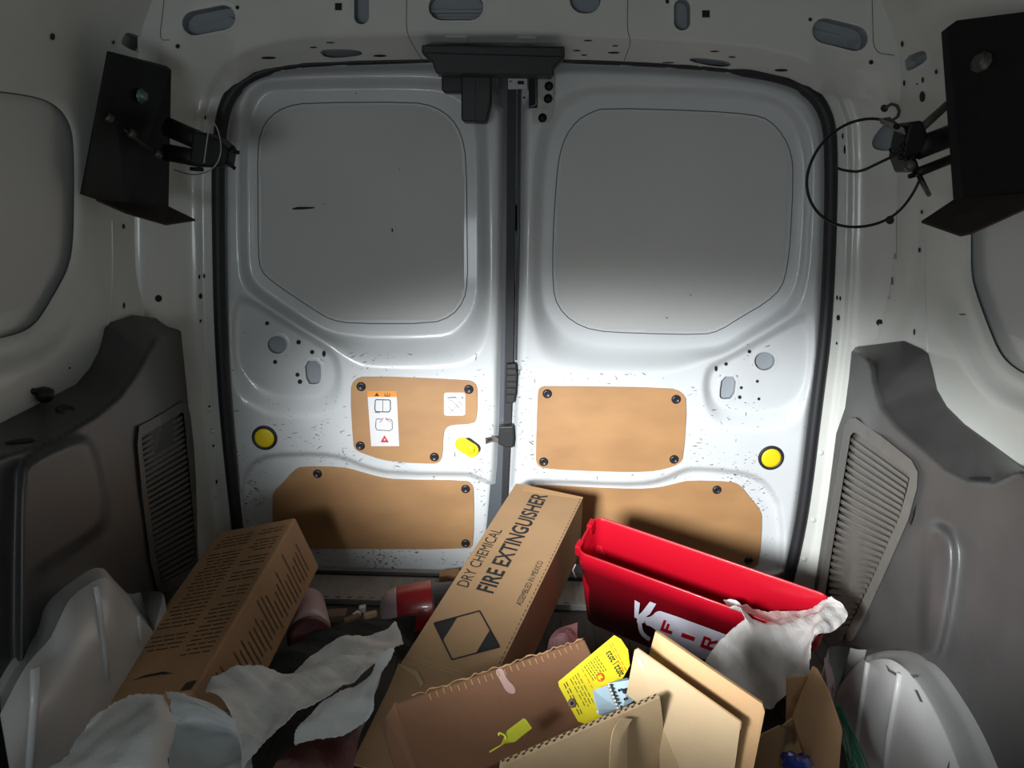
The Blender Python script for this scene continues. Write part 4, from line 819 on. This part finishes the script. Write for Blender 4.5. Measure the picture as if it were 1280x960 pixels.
# ---- yellow inspection tag and metal clip lying on the carton
t = thing('inspection_tag', 'large yellow printed service tag with reinforced eyelet, beside metal clip', 'tag', P3(740, 870, -.76))
TG = C3([(768, 794, -.742), (776, 799, -.742), (785, 812, -.748), (787, 832, -.757), (777, 850, -.768), (748, 903, -.80), (736, 906.5, -.805), (723, 902, -.806), (699, 858, -.788), (698, 852, -.785)])
tn = np.cross(TG[2]-TG[-1], TG[6]-TG[-1]); tn /= np.linalg.norm(tn); tn = tn if tn@(CAM-TG[0]) > 0 else -tn
base = TG.mean(0); TG = TG-np.outer((TG-base)@tn, tn)*.85
tb = slab('tag_card', TG, -tn*.0006, YTAG, t)
def tpix(x, y, l=.0005): return onPlane(x, y, base+tn*l, tn)+0
tx_ = tpix(770, 800)-tpix(700, 855); 
def tagtext(body_, pa, pb, cap, m, bold=0):
    a, b = tpix(*pa), tpix(*pb); X = b-a; Y = np.cross(tn, X); text('tag_print', body_, a+tn*.0004, X, Y, cap, m, tb, width=np.linalg.norm(X), bold=bold, lift=.0006)
tagtext('2022 | 2023', (779, 843), (761.5, 813), .0062, LINK, .02)
ORG = mat('tag_orange', (.70, .12, .02), .5)
def rows_of(pa, pb, shift, n, m, h=.9):
    pa, pb, shift = map(lambda v: np.array(v, float), (pa, pb, shift)); V = []; Fc = []; r2 = random.Random(11)
    for i in range(n):
        a, b = pa+shift*i, pb+shift*i; x = 0.0
        while x < .95:
            e = min(1, x+r2.uniform(.08, .22)); p, q = a+(b-a)*x, a+(b-a)*e; w_ = shift/np.linalg.norm(shift)*h
            kk = len(V); V += [tpix(*p), tpix(*q), tpix(*(q+w_)), tpix(*(p+w_))]; Fc.append((kk, kk+1, kk+2, kk+3)); x = e+.05
    mesh('tag_print', V, Fc, m, tb)
rows_of((765, 803), (783, 838), (-2.6, 2.0), 2, ORG); rows_of((746, 820), (758, 838), (-2.6, 2.1), 7, LINK, .8); rows_of((728, 836), (744, 866), (-3.0, 2.4), 1, ORG, .7)
rows_of((722, 841), (742, 878), (-3, 2.4), 4, LINK, .7); rows_of((708, 852), (728, 892), (-2.8, 2.2), 2, LINK, 1.1)
lathe('tag_emblem', tpix(750.5, 846.5, .0004), tn, [(0, .0050), (.0002, .0050), (.0003, .0046)], ORG, tb, 18)
flatpoly('emblem_flame', [tpix(x, y, .0012) for x, y in ((747, 845), (751, 843), (754, 847), (750, 848), (752, 851), (747.5, 849))], YTAG, tb)
lathe('eyelet', tpix(715, 879, .0003), tn, [(0, .0052), (.0003, .0052), (.0006, .0024), (.0005, .0022)], SKIN_WOODY, tb, 16); lathe('eyelet_hole', tpix(715, 879, .0008), tn, [(0, .0022), (.0002, .0020)], BLACKH, tb, 12)
t = thing('metal_clip', 'toothed silver blue metal clip lying on the yellow tag', 'clip', P3(768, 880, -.80))
c1 = panel('clip_plate', [(760, 854, -.795), (784, 847.5, -.795), (787, 850, -.795), (796, 874, -.805), (779, 884, -.81), (771, 887, -.81)], .004, GALV, t)[0]
c2 = panel('clip_plate', [(741, 863, -.80), (762, 855.5, -.802), (773, 886, -.813), (755, 895, -.815), (748, 893, -.815), (745, 889, -.813), (748, 887, -.813), (744, 884, -.81), (746.5, 882, -.81), (743, 878, -.807)], .004, GALV, t)[0]
for i in range(7):
    a = i/6; lathe('tooth', P3(760.5+11*a, 858+27*a, -.803-.014*a), (.4, -.6, .6), [(0, .0022), (.003, .0012), (.0034, .0004)], WPANEL, c1, 6)
for x, y, r in ((781, 864, .0030), (774, 863, .0016), (789, 867, .0018), (781, 874, .0015)):
    lathe('clip_hole', P3(x, y, -.8005-(y-850)*.0004), (0, -.7, .7), [(0, r), (.0008, r*.95)], BLACKH, c1, 12)
# ---- small yellow seal tag
t = thing('seal_tag', 'small yellow green plastic seal tag with hook, on the reddish carton', 'tag', P3(642, 915, -.85))
panel('tag_body', [(634, 913, -.853), (654, 898, -.835), (657, 899, -.835), (665, 910, -.84), (644, 927, -.86), (630, 929, -.867), (626, 931, -.87)], .0015, YSEAL, t)
tube('tag_hook', chaikin(C3([(633, 924, -.862), (631, 919, -.86), (627, 917, -.86), (623.5, 916, -.86), (623.5, 919, -.86)]), 2, False), .0012, YSEAL, t, res=2)
tube('tag_tail', C3([(632, 928, -.868), (622, 934, -.872), (612, 940, -.876)]), .0008, YSEAL, t, res=2)
# ---- small open carton at the right
t = thing('torn_carton', 'torn brown carton with upright pointed flap, beside right wheel arch', 'box', P3(1000, 960, -.80)*[1, 1, 0]+[0, 0, .02])
panel('raised_flap', [(1018, 833, -.62), (1022, 836, -.62), (1037, 864, -.64), (1053, 912, -.67), (1049, 962, -.70), (1044, 1010, -.73), (1030, 1010, -.73), (1008, 950, -.70), (992, 900, -.67), (1004, 866, -.64)], .004, CARDL, t)
panel('rear_wall', [(984, 848, -.61), (1010, 845, -.61), (1014, 1000, -.64), (982, 1000, -.64)], .004, CARDO, t)
panel('left_wall', [(942, 932, -.70), (955, 917, -.69), (976, 907, -.68), (982, 912, -.67), (972, 1010, -.72), (925, 1010, -.74)], .004, CARDL, t)
panel('inner_flap', [(979, 908, -.65), (991, 898, -.645), (1000, 915, -.65), (990, 940, -.655), (975, 1000, -.665), (972, 960, -.66)], .003, CARDT, t)
slab('carton_base', [P3(930, 985, -.68)*[1, 1, 0]+[0, 0, .02], P3(1045, 985, -.68)*[1, 1, 0]+[0, 0, .02], P3(1045, 890, -.55)*[1, 1, 0]+[0, 0, .02], P3(930, 890, -.55)*[1, 1, 0]+[0, 0, .02]], (0, 0, .004), CARDL, t)
# blue wrapper in it
bl = sheet('blue_wrapper', [[P3(q[0]-2, q[1]-7, q[2]-.010) for q in r] for r in [[(980, 950, -.665), (992, 944, -.665), (1004, 946, -.665), (1012, 940, -.66), (1018, 945, -.66)], [(978, 958, -.70), (990, 952, -.71), (1002, 956, -.71), (1012, 952, -.70), (1018, 954, -.69)], [(980, 972, -.71), (992, 968, -.72), (1004, 968, -.72), (1012, 964, -.71), (1017, 962, -.70)]]], BLUE, None, 5, .010, 130, .001, seed=6)
tag(bl, 'crumpled shiny blue wrapper down inside the torn right carton', 'wrapper')
# ---- bundle of green wires
t = thing('wire_bundle', 'bundle of thin green wires between torn carton and right wheel arch', 'wire', P3(1062, 940, -.66))
rr = random.Random(8)
for k in range(11):
    a = k/10; j = lambda s: rr.uniform(-s, s)
    tube('green_wire', chaikin(C3([(1046+3*a+j(2), 884+j(4), -.58), (1052+8*a+j(2), 905+j(3), -.60), (1056+18*a+j(3), 930+j(3), -.63), (1060+30*a+j(3), 965, -.665), (1062+40*a, 1000, -.70)]), 2, False), .0011, GREEN, t, res=2)
sm = sheet('plastic_scrap', [[P3(*q) for q in r] for r in [[(1030, 822, -.50), (1034, 826, -.50), (1040, 835, -.505)], [(1032, 840, -.52), (1038, 846, -.52), (1043, 850, -.52)], [(1036, 866, -.54), (1040, 868, -.54), (1043, 862, -.54)]]], PINKP, None, 4, .004, 120, .001, seed=3)
tag(sm, 'small hazy plastic scrap between red bin and right wheel arch', 'scrap')
# ---- crumpled white packing paper on the left
A_ = [[(118, 898, -.84), (140, 880, -.80), (166, 866, -.77), (190, 863, -.755), (206, 866, -.75)], [(100, 920, -.86), (130, 905, -.845), (165, 888, -.815), (195, 880, -.80), (211, 893, -.79)],
      [(80, 950, -.90), (118, 935, -.885), (160, 915, -.855), (195, 908, -.84), (212, 908, -.82)], [(40, 975, -.93), (100, 968, -.92), (150, 955, -.90), (190, 945, -.88), (209, 950, -.86)], [(30, 1000, -.95), (95, 1000, -.95), (150, 995, -.93), (188, 990, -.91), (208, 990, -.90)]]
p1 = sheet('packing_paper', [[P3(*q) for q in r] for r in A_], PAPER, None, 8, .009, 60, .0008, seed=12, jag=.0005); tag(p1, 'torn white packing paper at lower left, nearest the left wheel arch', 'paper')
B_ = [[(206, 866, -.735), (225, 865, -.73), (245, 869, -.725), (268, 879, -.72), (290, 892, -.715)], [(212, 872, -.765), (232, 873, -.76), (250, 879, -.757), (272, 889, -.75), (297, 900, -.74)], [(214, 884, -.755), (234, 882, -.745), (254, 886, -.74), (276, 895, -.735), (299, 902, -.735)],
      [(213, 905, -.735), (238, 908, -.715), (262, 912, -.71), (284, 916, -.71), (306, 918, -.725)], [(211, 940, -.775), (240, 942, -.755), (268, 940, -.75), (292, 938, -.755), (314, 936, -.765)], [(210, 990, -.85), (240, 985, -.83), (268, 980, -.83), (290, 975, -.84), (316, 965, -.83)]]
p2 = sheet('packing_paper', [[P3(*q) for q in r] for r in B_], PAPER, None, 8, .009, 60, .0008, seed=13, jag=.0005); tag(p2, 'curled sheet of white packing paper sagging in shadow, below the printed carton', 'paper')
C_ = [[(255, 862, -.69), (268, 844, -.66), (300, 834, -.63), (330, 833, -.61), (352, 842, -.60), (372, 840, -.59), (400, 830, -.57), (440, 818, -.545), (470, 812, -.52), (484, 818, -.515)],
      [(262, 870, -.715), (285, 862, -.69), (310, 860, -.675), (335, 856, -.655), (358, 850, -.64), (385, 850, -.625), (412, 840, -.605), (440, 832, -.585), (462, 826, -.565), (474, 826, -.55)],
      [(290, 893, -.745), (305, 885, -.725), (322, 882, -.71), (340, 878, -.695), (360, 872, -.68), (384, 866, -.66), (405, 858, -.64), (426, 850, -.62), (444, 844, -.605), (455, 838, -.59)],
      [(300, 925, -.785), (318, 918, -.77), (335, 910, -.75), (350, 900, -.735), (364, 892, -.715), (380, 884, -.70), (396, 874, -.68), (410, 866, -.665), (424, 858, -.65), (436, 852, -.635)],
      [(302, 965, -.84), (312, 950, -.82), (326, 938, -.80), (342, 922, -.775), (355, 908, -.755), (368, 898, -.735), (386, 886, -.715), (402, 874, -.695), (414, 866, -.68), (428, 858, -.66)]]
p3 = sheet('packing_paper', [[P3(*q) for q in r] for r in C_], PAPER, None, 8, .009, 60, .0008, seed=14, jag=.0005); tag(p3, 'long folded white packing paper stretching between printed carton and extinguisher box', 'paper')
D_ = [[(400, 880, -.70), (420, 868, -.68), (444, 858, -.66), (462, 846, -.645), (470, 828, -.62), (480, 816, -.60), (494, 808, -.585)], [(385, 898, -.725), (408, 884, -.71), (432, 876, -.695), (456, 866, -.68), (467, 850, -.655), (476, 836, -.635), (488, 826, -.615)],
      [(370, 914, -.745), (395, 902, -.735), (420, 900, -.725), (440, 900, -.72), (456, 890, -.705), (467, 872, -.69), (472, 850, -.665)], [(368, 930, -.765), (390, 924, -.76), (412, 920, -.75), (432, 914, -.74), (450, 906, -.725), (462, 896, -.715), (466, 880, -.70)]]
p4 = sheet('packing_paper', [[P3(*q) for q in r] for r in D_], PAPER, None, 8, .009, 60, .0008, seed=15, jag=.0005); tag(p4, 'crumpled white packing paper balled against the lower left edge of extinguisher box', 'paper')
E_ = [[(365, 842, -.585), (385, 822, -.56), (410, 806, -.535), (430, 797, -.515), (455, 797, -.505), (478, 790, -.485), (488, 782, -.475), (494, 775, -.465)], [(372, 846, -.605), (396, 832, -.58), (420, 820, -.555), (442, 812, -.54), (462, 808, -.525), (482, 802, -.505), (494, 796, -.495), (500, 790, -.485)],
      [(378, 852, -.63), (404, 842, -.605), (428, 832, -.585), (448, 824, -.565), (466, 818, -.55), (484, 812, -.535), (496, 808, -.525), (504, 806, -.515)]]
p5 = sheet('packing_paper', [[P3(q[0], q[1], q[2]+.035) for q in r] for r in E_], BAG, None, 8, .009, 60, .0008, seed=16, jag=.0005); tag(p5, 'greyish packing paper at the back of the paper heap, below red canister', 'paper')
G_ = [[(318, 900, -.745), (330, 890, -.73), (352, 884, -.72)], [(322, 940, -.80), (345, 928, -.79), (368, 915, -.77)], [(322, 990, -.86), (352, 975, -.85), (385, 950, -.82)]]
# ---- dark red cloth below the paper
cl_ = sheet('red_cloth', [[P3(*q) for q in r] for r in [[(372, 925, -.70), (415, 912, -.67), (448, 902, -.66), (460, 900, -.66)], [(345, 955, -.80), (400, 940, -.75), (436, 925, -.73), (450, 920, -.72)], [(320, 1000, -.88), (390, 985, -.83), (425, 970, -.80), (440, 965, -.79)]]], DRED, None, 5, .008, 50, .002, seed=20)
tag(cl_, 'dark red cloth under the white paper, beside extinguisher box flap', 'cloth')
bk = sheet('black_bag', [[P3(q[0], q[1], q[2]+.085) for q in r] for r in [[(330, 838, -.56), (372, 800, -.50), (408, 786, -.46), (440, 780, -.43), (480, 772, -.40), (520, 770, -.38)], [(335, 850, -.60), (376, 822, -.55), (410, 806, -.50), (445, 796, -.47), (482, 788, -.44), (518, 800, -.42)], [(340, 868, -.64), (378, 852, -.60), (415, 834, -.56), (448, 822, -.53), (480, 812, -.50), (505, 825, -.48)]]], BLKF, None, 5, .012, 60, .001, seed=21)
tag(bk, 'black plastic bag lying beneath the grey packing paper', 'bag')
# ---- red canisters
def canister(name, label, a, b, prof, mats, sub):
    t = thing(name, label, 'canister', [(a[0]+b[0])/2, (a[1]+b[1])/2, min(a[2], b[2])-.03]); ax_ = b-a; L = np.linalg.norm(ax_)
    for nm, pf, m in sub: lathe(nm, a, ax_, [(d*L, r) for d, r in pf], m, t, 28)
    return t
a, b = P3(476, 764, -.205), P3(571, 753, -.185)
canister('red_canister', 'glossy red canister lying on its side behind extinguisher box', a, b, None, None,
         [('shoulder', [(.0, 0.0127), (.02, 0.0254), (.10, 0.0382), (.20, 0.0424), (.24, 0.0435)], PINKP), ('canister_body', [(.22, 0.0424), (.24, 0.0445), (.68, 0.0488), (.69, 0.0488)], REDC), ('end_cap', [(.69, 0.0498), (.71, 0.0498), (.72, 0.0424), (1.0, 0.0413), (1.0, .001)], GREYP)])
a, b = P3(382, 757, -.24), P3(388, 800, -.385)
canister('maroon_canister', 'dull maroon canister half hidden under the printed carton', a, b, None, None, [('canister_body', [(0, .03), (.0, .036), (.75, .038), (.92, .038)], PINKP), ('canister_end', [(.92, .039), (1.0, .037), (1.02, .030), (1.02, .001)], DRED)])
# ---- litter on the floor by the sill
def bit(name, label, cat, q, s, m, rz=0, group=None):
    c = onZ(float(q[0]), float(q[1]), .004 if q[2] < -.1 else .008)[...]; u = np.array([math.cos(rz), math.sin(rz), .15]); v = np.array([-math.sin(rz), math.cos(rz), .1])
    o = slab(name, [c-u*s[0]-v*s[1], c+u*s[0]-v*s[1]*.8, c+u*s[0]*.9+v*s[1], c-u*s[0]*1.05+v*s[1]*.9], (0, .002, s[2]), m, None, .001); tag(o, label, cat, group); return o
bit('foam_block', 'small cream foam block on the floor, left of red canister', 'block', (453, 764, -.255), (.007, .006, .010), PAPER, .1)
bit('cardboard_scrap', 'small tan cardboard scrap on the floor, touching red canister', 'scrap', (463, 771, -.27), (.013, .006, .008), CARDT, .2)
bit('wood_chip', 'brown wood chip on the floor, left of the cream foam block', 'chip', (440, 776, -.28), (.016, .006, .008), SKIN_WOODY, .5)
bit('paper_wad', 'small grey paper wad on the floor between wood chip and foam block', 'scrap', (446, 771, -.27), (.007, .006, .008), BAG, .9)
bit('brown_offcut', 'dark brown cardboard offcut on the floor below the sill', 'scrap', (415, 770, -.235), (.030, .014, .006), SKIN_WOODY, -.1)
pk = sheet('pink_wrap', [[P3(*q) for q in r] for r in [[(700, 784, -.42), (712, 780, -.41), (722, 778, -.40)], [(688, 796, -.45), (706, 793, -.45), (722, 792, -.43)], [(684, 812, -.48), (704, 812, -.48), (724, 806, -.46)]]], mat('pink_film', (.34, .17, .18), .4), None, 5, .006, 90, .0008, seed=30)
tag(pk, 'crumpled dull pink wrap between extinguisher box and the red bin', 'wrap')
bit('floor_block', 'short brown cardboard block on the sill behind extinguisher box', 'block', (562, 724, -.05), (.022, .012, .016), CARDL, 0)
